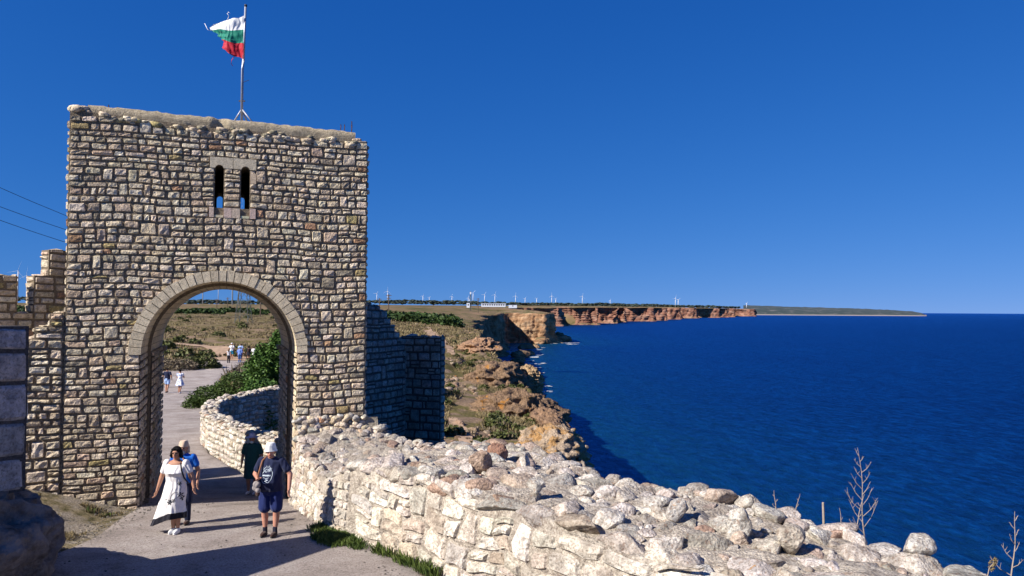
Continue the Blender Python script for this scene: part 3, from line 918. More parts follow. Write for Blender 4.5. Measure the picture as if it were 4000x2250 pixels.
def build_tower():
    rng = random.Random(21)
    root = tag(empty('gate_tower', (T0[0], T0[1], -4.5)), 'tall square stone gate tower with rounded arch and two slit windows', 'gate tower')
    inv = Vector(root.location)
    def tf(v): return np.asarray(v, float) - np.array(inv)
    parts = []
    # core: three plates, so that the passage steps in behind the first ring and a dark room lies behind the slits
    def top_line(off=0):
        return [(u, float(ttop(u)) + off) for u in (TW, 6.35, 6.15, 3.3, 2.9, 0.35, 0.0)]
    def outline(r):
        a = arch_pts(r)
        return [(0, BASE), (ARC_U - r, BASE)] + a + [(ARC_U + r, BASE), (TW, BASE)] + top_line()
    def col(v): return np.tile(np.array(MORT), (len(v), 1))
    v, f = poly_prism(tmap, outline(ARC_R + 0.04), [slit_hole(*s) for s in SL], -0.8, 0.0)
    o = fix_normals(mesh_obj('front_wall', [tuple(q) for q in tf(v)], f, M['mortar'], root, False, col(v)))
    v, f = poly_prism(tmap, [(0, BASE), (ARC_U - 1.74, BASE)] + arch_pts(1.74) + [(ARC_U + 1.74, BASE), (TW, BASE), (TW, 1.6), (0, 1.6)], [], -1.5, -0.8)
    fix_normals(mesh_obj('vault', [tuple(q) for q in tf(v)], f, M['mortar'], root, False, col(v)))
    v, f = poly_prism(tmap, [(0, BASE), (ARC_U - 1.63, BASE)] + arch_pts(1.63) + [(ARC_U + 1.63, BASE), (TW, BASE), (TW, 1.6), (0, 1.6)], [], -TDEP + 0.8, -1.5)
    fix_normals(mesh_obj('vault', [tuple(q) for q in tf(v)], f, M['mortar'], root, False, col(v)))
    back = [(3.06, 0.085, 2.2, 3.30), (3.66, 0.085, 2.2, 3.30)]
    v, f = poly_prism(tmap, [(0, BASE), (ARC_U - 1.63, BASE)] + arch_pts(1.63) + [(ARC_U + 1.63, BASE), (TW, BASE)] + top_line(-0.05), [slit_hole(*s) for s in back], -TDEP, -TDEP + 0.8)
    fix_normals(mesh_obj('back_wall', [tuple(q) for q in tf(v)], f, M['mortar'], root, False, col(v)))
    for uu in (0.0, TW - 0.8):
        v, f = poly_prism(tmap, [(uu, 1.6), (uu + 0.8, 1.6), (uu + 0.8, 4.1), (uu, 4.1)], [], -TDEP + 0.8, -0.8)
        fix_normals(mesh_obj('side_wall', [tuple(q) for q in tf(v)], f, M['mortar'], root, False, col(v)))
    v, f = poly_prism(tmap, [(0.8, 3.8), (TW - 0.8, 3.8), (TW - 0.8, 4.05), (0.8, 4.05)], [], -TDEP + 0.8, -0.8)
    fix_normals(mesh_obj('roof', [tuple(q) for q in tf(v)], f, M['concrete'], root, False, col(v)))
    # front face stones
    EXR = ARC_R + 0.12
    FR = (2.62, 4.10, 2.13, 3.60)
    def allowed(v):
        iv = [(0.0, TW)]
        def cut(a, b):
            nonlocal iv
            n = []
            for s, t in iv:
                if b <= s or a >= t: n.append((s, t))
                else:
                    if a - s > 0.04: n.append((s, a))
                    if t - b > 0.04: n.append((b, t))
            iv = n
        if v < ARC_Z: cut(UL, UR)
        elif v - 0.09 < ARC_Z + EXR:
            h = max(v - 0.09 - ARC_Z, 0); w = math.sqrt(max(EXR ** 2 - h * h, 0)); cut(ARC_U - w, ARC_U + w)
        for uc, hw, z0, z1 in SL:
            if z0 - 0.1 < v < z1: cut(uc - hw, uc + hw)
        if 3.30 < v < 3.545: cut(2.90, 3.93)
        if 2.14 < v < 2.37: cut(2.90, 3.93)
        return iv
    cells = []
    lev = [-5.2, -1.06, 2.14, 2.37, 3.30, 3.545, 4.30]
    for a, b in zip(lev[:-1], lev[1:]):
        cells += stone_cells(rng, a, b, allowed, (0.11, 0.20) if b - a > 0.3 else (0.11, 0.12) if b - a > .24 else (0.2, 0.24), (0.17, 0.46) if a < -1.1 else (0.15, 0.40), 0.07, 0.05)
    # eroded lower right corner: no dressed stones there, rubble is placed later
    def keep(c):
        u, v = (c[0] + c[1]) / 2, (c[2] + c[3]) / 2
        if v > float(ttop(u)) - 0.05: return False
        if u > 5.1 and v < -2.72 + 0.0 * u: return False
        return True
    cells = [c for c in cells if keep(c)]
    items = masonry_items(rng, cells, tmap, TOWER_COLS, 0.030, 0.008, 0.34, 0.22, 0.035, 0.024)
    # lintel and sill blocks of dressed stone with their openings, each a little proud
    dress = []
    def block(u0, u1, v0, v1, w0=-0.25, w1=0.032, colr=(0.62, 0.54, 0.40)):
        pts = [(u0, v0), (u1, v0), (u1, v1), (u0, v1)]
        vv, ff = poly_prism(tmap, pts, [], w0, w1)
        dress.append((vv, ff, tuple(x * rng.uniform(.9, 1.1) for x in colr)))
    def lintel(u0, u1, uc, hw, spring, v1):
        n = 8
        pts = [(u0, 3.305), (uc - hw, 3.305)] + [(uc + hw * math.cos(math.pi - math.pi * k / n), 3.305 - 0.02 + hw * math.sin(math.pi * k / n)) for k in range(1, n)] + [(uc + hw, 3.305), (u1, 3.305), (u1, v1), (u0, v1)]
        vv, ff = poly_prism(tmap, pts, [], -0.3, 0.032)
        dress.append((vv, ff, (0.62, 0.54, 0.40)))
    lintel(2.90, 3.405, 3.11, 0.098, 0, 3.56); lintel(3.415, 3.93, 3.69, 0.098, 0, 3.56)
    block(2.90, 3.00, 2.14, 2.38); block(3.22, 3.395, 2.14, 2.37); block(3.405, 3.58, 2.14, 2.37); block(3.80, 3.93, 2.14, 2.38)
    block(3.012, 3.208, 2.14, 2.20, -0.7, 0.02); block(3.592, 3.788, 2.14, 2.20, -0.7, 0.02)
    block(3.80, 3.93, 2.98, 3.22, -0.25, 0.03)
    # reveals of the passage: front reveal, then the rebate and the long back wall of the passage
    def side_items(uu, wa, wb, sgn, z1, dep=0.02):
        nrm = np.array(TD) * sgn; o = tmap(np.array([uu]), np.array([0.0]), np.array([wa]))[0]
        d = -np.array(TN)
        fm = plane_map(o, d, nrm)
        cs = stone_cells(rng, -5.9, z1, lambda v: [(0, abs(wb - wa))], (0.13, 0.24), (0.25, 0.6), 0.05, 0.05)
        it = masonry_items(rng, cs, fm, TOWER_COLS, dep, 0.013, 0.4)
        return [(v, f[:, ::-1] if sgn > 0 else f, c) for v, f, c in it]
    jam = side_items(UL, 0, -1.5, 1, ARC_Z) + side_items(UL + 0.11, -1.5, -TDEP, 1, ARC_Z) + side_items(UR, 0, -1.5, -1, ARC_Z) + side_items(UR - 0.11, -1.5, -TDEP, -1, ARC_Z)
    # left side of the tower above the curtain wall
    left = [(v, f, c) for v, f, c in side_items(0.0, 0, -TDEP, -1, 4.2, 0.045)]
    right = side_items(TW, 0, -TDEP, 1, 4.0, 0.045)
    pitems = [(tf(v), f, c) for v, f, c in items + jam + left + right]
    # order by true position for the view weight
    wi = items + jam + left + right
    emit_rel(root, 'stone', wi, M['tower'], 300, False)
    emit_rel(root, 'dressed_block', dress, M['tower_smooth'], 300, False)
    # voussoirs: front ring with soffit, a second and a third ring inside
    vs = []
    def ring(r0, r1, w0, w1, n, off=0.0, g=0.007, colr=(0.72, 0.61, 0.43), extra=0.22):
        a0 = -0.02
        for k in range(n):
            ta = math.pi * (k / n) + g / r0; tb = math.pi * ((k + 1) / n) - g / r0
            if off: ta += off; tb += off
            tb = min(tb, math.pi)
            rr1 = r1 + rng.uniform(-0.015, 0.015); ww = w1 + rng.uniform(-0.006, 0.008)
            pts = []
            for t in (ta, (ta + tb) / 2, tb): pts.append((ARC_U - r0 * math.cos(t), ARC_Z + r0 * math.sin(t)))
            for t in (tb, (ta + tb) / 2, ta): pts.append((ARC_U - rr1 * math.cos(t), ARC_Z + rr1 * math.sin(t)))
            vv, ff = poly_prism(tmap, pts, [], w0, ww)
            kx = rng.uniform(0.85, 1.12)
            vs.append((vv, ff, tuple(c * kx for c in colr)))
    ring(ARC_R, ARC_R + RING, -0.72, 0.05, 33)
    ring(ARC_R + 0.005, ARC_R + 0.2, -1.5, -0.735, 33, 0.0)
    ring(ARC_R - 0.075, ARC_R + 0.1, -2.4, -1.515, 31)
    ring(ARC_R - 0.075, ARC_R + 0.1, -3.6, -2.415, 31)
    ring(ARC_R - 0.075, ARC_R + 0.1, -TDEP, -3.615, 31)
    emit_rel(root, 'voussoir', vs, M['tower_smooth'], 300, False)
    # impost stones sticking out at the springing
    im = []
    for w0, w1 in ((-2.2, -1.6), (-4.7, -4.2)):
        for uu, s in ((UL + 0.11, 1), (UR - 0.11, -1)):
            vv, ff = poly_prism(tmap, [(uu - 0.1, ARC_Z - 0.12), (uu + 0.1, ARC_Z - 0.12), (uu + 0.1, ARC_Z), (uu - 0.1, ARC_Z)], [], w0, w1); im.append((vv, ff, (0.3, 0.27, 0.22)))
    emit_rel(root, 'impost', im, M['tower_smooth'], 300, False)
    # concrete slab and ragged crust on top
    n = 60; us = np.linspace(0.33, 6.28, n)
    V = []; Fc = []
    prof = [(-0.10, -0.25), (-0.07, -0.02), (-0.09, 0.12), (-0.13, 0.15), (-0.9, 0.15), (-3.9, 0.10), (-4.6, 0.1), (-4.66, -0.3)]
    for i, u in enumerate(us):
        zt = float(interp(u, [(0.3, 4.42), (6.3, 4.32)]))
        for k, (w, z) in enumerate(prof):
            jz = 0.010 * float(vnoise(u * 4, k * 3.0, 0, 4)) + (0.02 * float(vnoise(u * 14, k, 0, 6)) if k in (2, 3) else 0)
            dwn = -0.11 if (3.0 < u < 3.22 and k < 4) else 0
            V.append((u, zt + z * 0.95 + jz, w + 0.02 * float(vnoise(u * 6, k * 2.0, 1, 9)) + dwn))
    V = np.array(V); W = tmap(V[:, 0], V[:, 1], V[:, 2])
    o = fast_mesh('parapet_slab', tf(W), grid_quads(n, len(prof)), M['concrete'], root, False, np.tile(np.array((0.42, 0.36, 0.26)), (len(W), 1)))
    fix_normals(o)
    for uu, zz in ((0.38, 0),(6.26, 0)):
        pass
    # crust of small broken stones and mortar under the slab edge
    cr = []
    for k in range(85):
        u = rng.uniform(0.05, 6.3); z = float(ttop(u)) + rng.uniform(-0.12, 0.02)
        if u < 0.3: z = 4.42
        r = rng.uniform(0.05, 0.13)
        cr.append(rock_item(rng, tmap(np.array([u]), np.array([z]), np.array([-0.02]))[0], (r * 1.5, r, r * 0.7), 1, pick(rng, TOWER_COLS if rng.random() < .6 else [((0.3, 0.27, 0.2), 1)]), TA))
    for u, z, r in ((0.12, 4.45, 0.13), (6.42, 4.18, 0.12), (6.3, 4.25, 0.1), (6.5, 4.1, 0.1), (0.25, 4.47, 0.12)):
        cr.append(rock_item(rng, tmap(np.array([u]), np.array([z]), np.array([-0.12]))[0], (r * 1.6, r * 1.2, r * 0.8), 2, pick(rng, TOWER_COLS), TA))
    emit_rel(root, 'crust_stone', cr, M['tower'], 300)
    # reinforcing bars left in the slab
    for u, h, w in ((6.2, 0.22, -0.2), (6.02, 0.12, -0.2), (5.93, 0.12, -0.22), (0.72, 0.10, -0.25), (0.9, 0.06, -0.25), (6.24, 0.2, -0.5)):
        mb = MB(); p = tf(tmap(np.array([u]), np.array([4.5]), np.array([w])))[0]
        mb.tube([p, p + np.array((0.01, 0, 0.1)), p + np.array((0.0, 0, 0.03 + h))], 0.012, 5)
        mb.build('reinforcing_bar', M['rust'], root)
    # broken lower right pier: rubble core laid bare
    br = []
    for k in range(760):
        u = rng.uniform(4.96, 6.85); z = rng.uniform(-4.7, -2.62)
        w = 0.05 + max(0, (-2.75 - z)) * 0.55 + rng.uniform(-0.05, 0.05)
        if u > 6.6 and z > -2.9: continue
        r = rng.uniform(0.045, 0.14)
        br.append(rock_item(rng, tmap(np.array([u]), np.array([z]), np.array([w - 0.05]))[0], (r * 1.25, r, r * 0.8), 1 if r < .08 else 2, pick(rng, RUB_COLS if rng.random() < .5 else TOWER_COLS), rng.uniform(0, 3)))
    emit_rel(root, 'core_stone', br, M['tower'], 300)
    # its mortar bed
    gu, gv = np.meshgrid(np.linspace(4.92, 6.9, 40), np.linspace(-5.2, -2.68, 50), indexing='ij')
    ww = 0.02 + np.clip(-2.75 - gv, 0, None) * 0.55 + 0.03 * fbm(gu * 4, gv * 4, 0, 3, 6)
    o = fast_mesh('core_mortar', tf(tmap(gu.ravel(), gv.ravel(), ww.ravel())), grid_quads(40, 50), M['mortar'], root, True, np.tile(np.array((0.36, 0.32, 0.26)), (2000, 1)))
    # a few iron hooks and a hanging cable over the arch
    mb = MB()
    pts = [(3.95, 1.28, 0.08), (4.3, 1.05, 0.11), (4.62, 0.78, 0.12), (4.86, 0.5, 0.12), (5.02, 0.15, 0.12), (5.1, -0.4, 0.11)]
    W = tf(tmap(np.array([p[0] for p in pts]), np.array([p[1] for p in pts]), np.array([p[2] for p in pts])))
    mb.tube(list(W), 0.008, 5); mb.build('cable', M['iron'], root)
    return root

def rock_item(rng, c, r, sub, col, rz=0.0, tilt=0.25, rough=0.34, cut=0.5, seed=None):
    V, Fc = ico(sub)
    sd = rng.randrange(10000) if seed is None else seed
    n = fbm(V[:, 0] * 1.3 + sd, V[:, 1] * 1.3, V[:, 2] * 1.3, 3 if sub > 2 else 2, 5)
    P = V * (1 + rough * n)[:, None]
    # a few flat fracture faces
    for k in range(13):
        d = np.array([rng.gauss(0, 1) for _ in range(3)]); d /= np.linalg.norm(d)
        lim = rng.uniform(0.5, 0.88)
        t = P @ d - lim
        P = P - np.where(t > 0, t, 0)[:, None] * d[None] * (0.92 if cut else 0)
    if sub > 2:
        P = P + V * (0.06 * fbm(V[:, 0] * 5 + sd, V[:, 1] * 6, V[:, 2] * 6, 3, 8))[:, None]
    P = P * np.array(r)[None]
    m = np.array(Matrix.Rotation(rz, 3, 'Z') @ Matrix.Rotation(rng.uniform(-tilt, tilt), 3, 'X') @ Matrix.Rotation(rng.uniform(-tilt, tilt), 3, 'Y'))
    return (P @ m.T + np.array(c)[None], Fc, col)

def emit_rel(root, name, items, mat, limit=300, smooth=True):
    """emit with world positions turned into the parent's space; the weighting uses world positions"""
    loc = np.array(root.location); rz = root.rotation_euler[2]
    sc = []
    for i, (v, f, c) in enumerate(items):
        v = np.asarray(v); cen = v.mean(0); ext = np.sort(v.max(0) - v.min(0)); d = np.linalg.norm(cen)
        xp = 1288 + F * cen[0] / max(cen[1], 0.1); yp = 780 - F * cen[2] / max(cen[1], 0.1)
        vis = cen[1] > 0.5 and -20 < xp < 2600 and -20 < yp < 1475
        sc.append(((1000 if vis else 0) + ext[-2] * ext[-1] / d ** 2, i))
    sc.sort(reverse=True)
    for _, i in sc[:limit]:
        v, f, c = items[i]
        v = np.asarray(v, float) - loc
        mesh_obj(name, [tuple(q) for q in v], [tuple(int(a) for a in q) for q in f], mat, root, smooth, np.tile(np.array(c), (len(v), 1)))
    rest = [items[i] for _, i in sc[limit:]]
    if rest:
        Vs, Fs, Cs = [], [], []; n = 0
        for v, f, c in rest:
            v = np.asarray(v, float) - loc
            Vs.append(v); Fs += [tuple(int(a) + n for a in q) for q in f]; Cs.append(np.tile(np.array(c), (len(v), 1))); n += len(v)
        o = mesh_obj(name, [tuple(q) for q in np.concatenate(Vs)], Fs, mat, root, smooth, np.concatenate(Cs))
        o['kind'] = 'stuff'

M['rust'] = plain_mat('rusty_iron', (0.09, 0.045, 0.03), 0.9, 0.2, 0.4, 30)
M['iron'] = plain_mat('dark_iron', (0.04, 0.04, 0.045), 0.6, 0.4, 0.3, 30)
build_tower()

# ------------------------------------------------------------------ other walls: a box of core with stones on its visible faces
def wall(name, label, cat, p0, p1, thick, ztop, zbot, cols, mat, rng, rowh=(0.14, 0.24), wid=(0.2, 0.5), dep=0.045, top=True, ends=True, limit=300, mort=MORT, back=False, rough=.4, gap=.013, group=None, sub=1, caps=True):
    """straight wall from p0 to p1 (seen side on the right-hand normal); ztop(u) gives its stepped top"""
    p0 = np.array(p0, float); p1 = np.array(p1, float)
    L = math.dist(p0, p1); d = np.append((p1 - p0) / L, 0.0); n = np.array([d[1], -d[0], 0.0])
    root = tag(empty(name, (p0[0], p0[1], zbot)), label, cat, group)
    fm = plane_map((p0[0], p0[1], 0), d, n)
    loc = np.array([p0[0], p0[1], zbot])
    # stepped core
    us = sorted({0.0, L} | {float(u) for u in ztop['steps'] if 0 < u < L})
    segs = [(a, b, ztop['f']((a + b) / 2)) for a, b in zip(us[:-1], us[1:])]
    out = [(0, zbot), (L, zbot)]
    for a, b, z in reversed(segs): out += [(b, z), (a, z)]
    cl = [out[0]]
    for q in out[1:]:
        if math.dist(q, cl[-1]) > 1e-6: cl.append(q)
    v, f = poly_prism(fm, cl, [], -thick, 0.0)
    fix_normals(mesh_obj('mortar_core', [tuple(q) for q in v - loc], f, M['mortar'], root, False, np.tile(np.array(mort), (len(v), 1))))
    items = []
    def allowed(v):
        iv = []
        for a, b, z in segs:
            if v < z:
                if iv and abs(iv[-1][1] - a) < 1e-6: iv[-1] = (iv[-1][0], b)
                else: iv.append((a, b))
        return iv
    zs = sorted({zbot} | {z for _, _, z in segs})
    for a, b in zip(zs[:-1], zs[1:]):
        items += masonry_items(rng, stone_cells(rng, a, b, allowed, rowh, wid, 0.06, 0.08), fm, cols, dep, gap, rough)
    if back:
        fb = plane_map((p0[0] - n[0] * thick, p0[1] - n[1] * thick, 0), d, -n)
        for a, b in zip(zs[:-1], zs[1:]):
            items += [(v, f[:, ::-1], c) for v, f, c in masonry_items(rng, stone_cells(rng, a, b, allowed, rowh, wid, 0.06, 0.08), fb, cols, dep, gap, rough)]
    if ends:
        # end faces and step faces
        prev = zbot
        for (a, b, z) in segs:
            if z > prev + 0.08:
                fe = plane_map(p0_at(p0, d, n, a, 0), -n, -d)
                items += [(v, f, c) for v, f, c in masonry_items(rng, stone_cells(rng, prev, z, lambda v: [(0, thick)], rowh, wid, 0, 0.05), fe, cols, dep, gap, rough)]
            prev = z
        prev = zbot
        for (a, b, z) in reversed(segs):
            if z > prev + 0.08:
                fe = plane_map(p0_at(p0, d, n, b, 0), -n, d)
                items += [(v, f[:, ::-1], c) for v, f, c in masonry_items(rng, stone_cells(rng, prev, z, lambda v: [(0, thick)], rowh, wid, 0, 0.05), fe, cols, dep, gap, rough)]
            prev = z
    if caps:
        for a, b, z in segs:
            u = a
            while u < b:
                w = min(rng.uniform(*wid), b - u)
                for q in range(max(1, int(thick / 0.35))):
                    tt = thick / max(1, int(thick / 0.35))
                    c = fm(np.array([u + w / 2]), np.array([z + 0.0]), np.array([-(q + .5) * tt]))[0]
                    items.append(rock_item(rng, c, (w * .55, tt * .55, rng.uniform(.04, .09)), sub, pick(rng, cols), math.atan2(d[1], d[0]), .08))
                u += w
    emit_rel(root, 'stone', items, mat, limit, False)
    return root
def p0_at(p0, d, n, u, w):
    return (p0[0] + d[0] * u + n[0] * w, p0[1] + d[1] * u + n[1] * w, 0)

def steps(lst):
    """[(u_end, z), ...]"""
    return {'steps': [u for u, _ in lst[:-1]], 'f': lambda u: next((z for e, z in lst if u <= e), lst[-1][1])}

rngw = random.Random(5)
# low wall in the plane of the tower face, stepping up to the tower
pA = (T0[0] - TD[0] * 4.2, T0[1] - TD[1] * 4.2); pB = (T0[0] - TD[0] * 0.02, T0[1] - TD[1] * 0.02)
wall('curtain_wall', 'low stepped stone wall joined to the left side of the gate tower', 'wall', pA, pB, 0.9,
     steps([(3.28, -0.92), (3.62, -0.70), (3.9, -0.42), (4.2, -0.12)]), -5.0, TOWER_COLS, M['tower'], rngw, (0.12, 0.22), (0.16, 0.46), 0.055, limit=260)
# battlemented wall behind it
wall('battlement_wall', 'shaded battlemented stone wall behind the left edge of the tower', 'wall', (-16.0, 18.1), (-12.7, 22.5), 0.5,
     steps([(3.75, 0.88), (4.17, -0.15), (4.54, 0.9), (6, 1.66)]), -5.0, TOWER_COLS, M['tower'], rngw, (0.17, 0.28), (0.25, 0.6), 0.04, limit=200)
# shaded walls behind the right side of the tower, in two faces
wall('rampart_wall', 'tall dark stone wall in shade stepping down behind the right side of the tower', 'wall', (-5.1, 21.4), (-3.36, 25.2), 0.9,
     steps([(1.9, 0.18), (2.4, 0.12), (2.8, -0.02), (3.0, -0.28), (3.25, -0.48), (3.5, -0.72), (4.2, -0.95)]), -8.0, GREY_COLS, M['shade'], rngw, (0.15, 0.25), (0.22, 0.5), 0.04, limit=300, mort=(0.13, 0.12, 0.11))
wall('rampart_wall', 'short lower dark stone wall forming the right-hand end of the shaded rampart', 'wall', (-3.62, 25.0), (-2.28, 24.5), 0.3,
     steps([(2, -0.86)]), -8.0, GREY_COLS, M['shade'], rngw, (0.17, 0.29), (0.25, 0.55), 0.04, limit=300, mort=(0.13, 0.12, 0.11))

# ------------------------------------------------------------------ rubble parapet on the sea side
# rows of (inner x, y, z) (outer x, y, z)
PAR = [(-5.16, 18.42, -2.95, -3.4, 19.2, -2.85), (-4.75, 17.4, -3.2, -3.0, 18.9, -3.1), (-4.3, 16.6, -3.36, -2.5, 18.6, -3.22), (-3.72, 15.6, -3.42, -1.3, 18.0, -3.18), (-2.9, 14.6, -3.0, -.15, 17.5, -3.05),
       (-1.7, 13.3, -2.88, .75, 16, -3.05), (-.9, 12.4, -2.85, 1.56, 14, -3.02), (0, 11.5, -3.0, 2.2, 12.9, -3.0), (.77, 10.6, -2.95, 3.3, 12.3, -2.97),
       (1.83, 9.4, -3.1, 4.15, 11.1, -3.02), (3.3, 8.0, -3.1, 4.95, 9.75, -3.1), (5.0, 6.6, -3.15, 5.9, 8.4, -3.2), (7.0, 5.2, -3.2, 8.2, 7.2, -3.2), (9.5, 3.6, -3.2, 10.6, 5.2, -3.3), (12, 1.5, -3.3, 13, 3.0, -3.3)]

def build_parapet():
    rng = random.Random(99)
    P = smooth_poly(PAR, 24)
    I = P[:, :3]; O = P[:, 3:]
    root = tag(empty('parapet_wall', (-2.0, 14.0, -4.4)), 'broad whitish rubble parapet wall running from the gate tower towards the viewer above the sea', 'wall')
    loc = np.array(root.location)
    cum = np.concatenate([[0], np.cumsum(np.hypot(*np.diff(I[:, :2], axis=0).T))]); L = cum[-1]
    tx = np.gradient(I[:, 0]); ty = np.gradient(I[:, 1]); l = np.hypot(tx, ty); tx /= l; ty /= l
    nx, ny = ty, -tx                       # to the left seen from the far end = towards the yard?
    if (nx[30] * (-1) + ny[30] * (-1)) < 0: nx, ny = -nx, -ny
    def fin(u, v, w):
        u = np.asarray(u, float); v = np.asarray(v, float); w = np.asarray(w, float)
        g = lambda a: np.interp(u, cum, a)
        # slight batter of the face
        ww = w + np.clip(-2.9 - v, 0, 3) * 0.10
        return np.stack([g(I[:, 0]) + g(nx) * ww, g(I[:, 1]) + g(ny) * ww, v + 0 * u], -1)
    ztop = lambda u: float(np.interp(u, cum, I[:, 2]))
    us = np.linspace(0, L, 200); zt = np.array([ztop(u) for u in us])
    def allowed(v):
        iv = []; on = None
        for u, z in zip(us, zt):
            if z - 0.05 > v and on is None: on = u
            if z - 0.05 <= v and on is not None: iv.append((on, u)); on = None
        if on is not None: iv.append((on, L))
        return [(a, b) for a, b in iv if b - a > 0.12]
    cells = stone_cells(rng, -5.0, -2.85, allowed, (0.12, 0.36), (0.20, 0.85), 0.2, 0.16)
    far = [c for c in cells if c[0] < 4.2]; near = [c for c in cells if c[0] >= 4.2]
    # smaller stones in the far stretch
    far = [c for c in stone_cells(rng, -5.0, -2.9, lambda v: [(a, min(b, 4.2)) for a, b in allowed(v) if a < 4.2], (0.12, 0.22), (0.16, 0.42), 0.14, 0.1)]
    it = masonry_items(rng, far, fin, WHITE_COLS, 0.030, 0.008, 0.5, 0.3, 0.05, 0.03) + masonry_items(rng, near, fin, WHITE_COLS, 0.045, 0.010, 0.5, 0.36, 0.13, 0.07)
    # orientation of the faces: make them look out of the wall
    v, f, c = it[len(it) // 2]
    n = np.cross(v[f[5][1]] - v[f[5][0]], v[f[5][2]] - v[f[5][0]])
    if n @ np.array([-1, -1, 0]) < 0: it = [(v, f[:, ::-1], c) for v, f, c in it]
    emit_rel(root, 'stone', it, M['white'], 300, False)
    # bed: face and top surface in one sheet, with the outer side falling away
    n = len(P); k = 60; V = np.zeros((n, k + 14, 3))
    for j in range(7):
        V[:, j] = fin(cum, np.full(n, -5.2) + (I[:, 2] - 0.03 + 5.2) * j / 6, np.full(n, -0.012))
    for j in range(k):
        t = (j + 0.5) / k
        V[:, 7 + j] = I * (1 - t) + O * t
        V[:, 7 + j, 2] += 0.10 * fbm(V[:, 7 + j, 0] * 2.2, V[:, 7 + j, 1] * 2.2, 0, 4, 3) - 0.03 + 0.08 * math.sin(t * 3.14)
    od = (O - I)[:, :2]; od /= np.hypot(od[:, 0], od[:, 1])[:, None]
    for j in range(7):
        t = (j + 1) / 7
        V[:, 7 + k + j, :2] = O[:, :2] + od * 0.25 * t; V[:, 7 + k + j, 2] = O[:, 2] - 0.1 - 4.5 * t
    q = V.reshape(-1, 3)
    o = fast_mesh('mortar_bed', q - loc, grid_quads(n, k + 14), M['bed'], root, True, np.tile(np.array((0.56, 0.51, 0.44)), (len(q), 1)))
    # the top: big edge blocks, rocks, small fill
    rocks = []
    u = 0.2
    while u < L:
        ln = rng.uniform(0.3, 0.95) if u > 4 else rng.uniform(0.15, 0.35)
        hh = rng.uniform(0.12, 0.2) if u > 4 else rng.uniform(0.06, 0.1)
        wd = rng.uniform(0.18, 0.34) if u > 4 else rng.uniform(0.1, 0.16)
        x, y = np.interp(u + ln / 2, cum, I[:, 0]), np.interp(u + ln / 2, cum, I[:, 1]); z = ztop(u + ln / 2)
        a = math.atan2(np.interp(u + ln / 2, cum, ty), np.interp(u + ln / 2, cum, tx))
        ax, ay = np.interp(u + ln / 2, cum, nx), np.interp(u + ln / 2, cum, ny)
        c = (x - ax * (wd - .06), y - ay * (wd - .06), z - hh * 0.45 + rng.uniform(-.03, .05))
        rocks.append(rock_item(rng, c, (ln * 0.62, wd * 1.15, hh * 1.2), 4 if u > 4 else 3, pick(rng, RUB_COLS if rng.random() < .6 else WHITE_COLS), a, 0.12, 0.22))
        u += ln * rng.uniform(0.86, 1.0)
    placed = []
    tries = 0
    def top_at(s, t):
        g = lambda a: np.interp(s, np.arange(n), a)
        return np.array([g(I[:, i]) * (1 - t) + g(O[:, i]) * t for i in range(3)])
    for (cnt, r0, r1) in ((260, 0.2, 0.42), (800, 0.12, 0.22), (2200, 0.05, 0.12)):
        for _ in range(cnt * 4):
            if cnt <= 0: break
            s = rng.uniform(0, n - 1); t = rng.uniform(0.10, 1.0)
            p = top_at(s, t)
            r = rng.uniform(r0, r1) * (1.0 if p[1] < 15 else 0.72)
            if any((p[0] - q[0]) ** 2 + (p[1] - q[1]) ** 2 < ((r + q[2]) * 0.68) ** 2 for q in placed): continue
            placed.append((p[0], p[1], r)); cnt -= 1
            d = np.linalg.norm(p)
            sub = 4 if r / d > 0.012 else 3 if r / d > 0.006 else 2
            rx = r * rng.uniform(0.9, 1.35); rr = r * rng.uniform(0.75, 1.05); rz = r * rng.uniform(0.45, 0.8)
            near_path = t < 0.3
            c = p + np.array([0, 0, rz * (rng.uniform(-0.5, 0.12) if r > .1 else rng.uniform(-.3, .2))])
            rocks.append(rock_item(rng, c, (rx, rr, rz), sub, pick(rng, RUB_COLS), rng.uniform(0, 3.14), 0.35, 0.3))
    # outer rim
    for i in range(0, n - 1):
        for q in range(1):
            r = rng.uniform(0.12, 0.3) * (0.7 if O[i, 1] > 16 else 1)
            c = O[i] + (O[i + 1] - O[i]) * q / 2 + np.array([rng.uniform(-.1, .1), rng.uniform(-.1, .1), rng.uniform(-0.45, -0.02)])
            rocks.append(rock_item(rng, c, (r * 1.3, r, r * .8), 4 if O[i, 1] < 14 else 3, pick(rng, RUB_COLS), rng.uniform(0, 3), 0.3, 0.3))
    emit_rel(root, 'rock', rocks, M['rubble'], 300, True)
    return root, top_at
par_root, par_top = build_parapet()

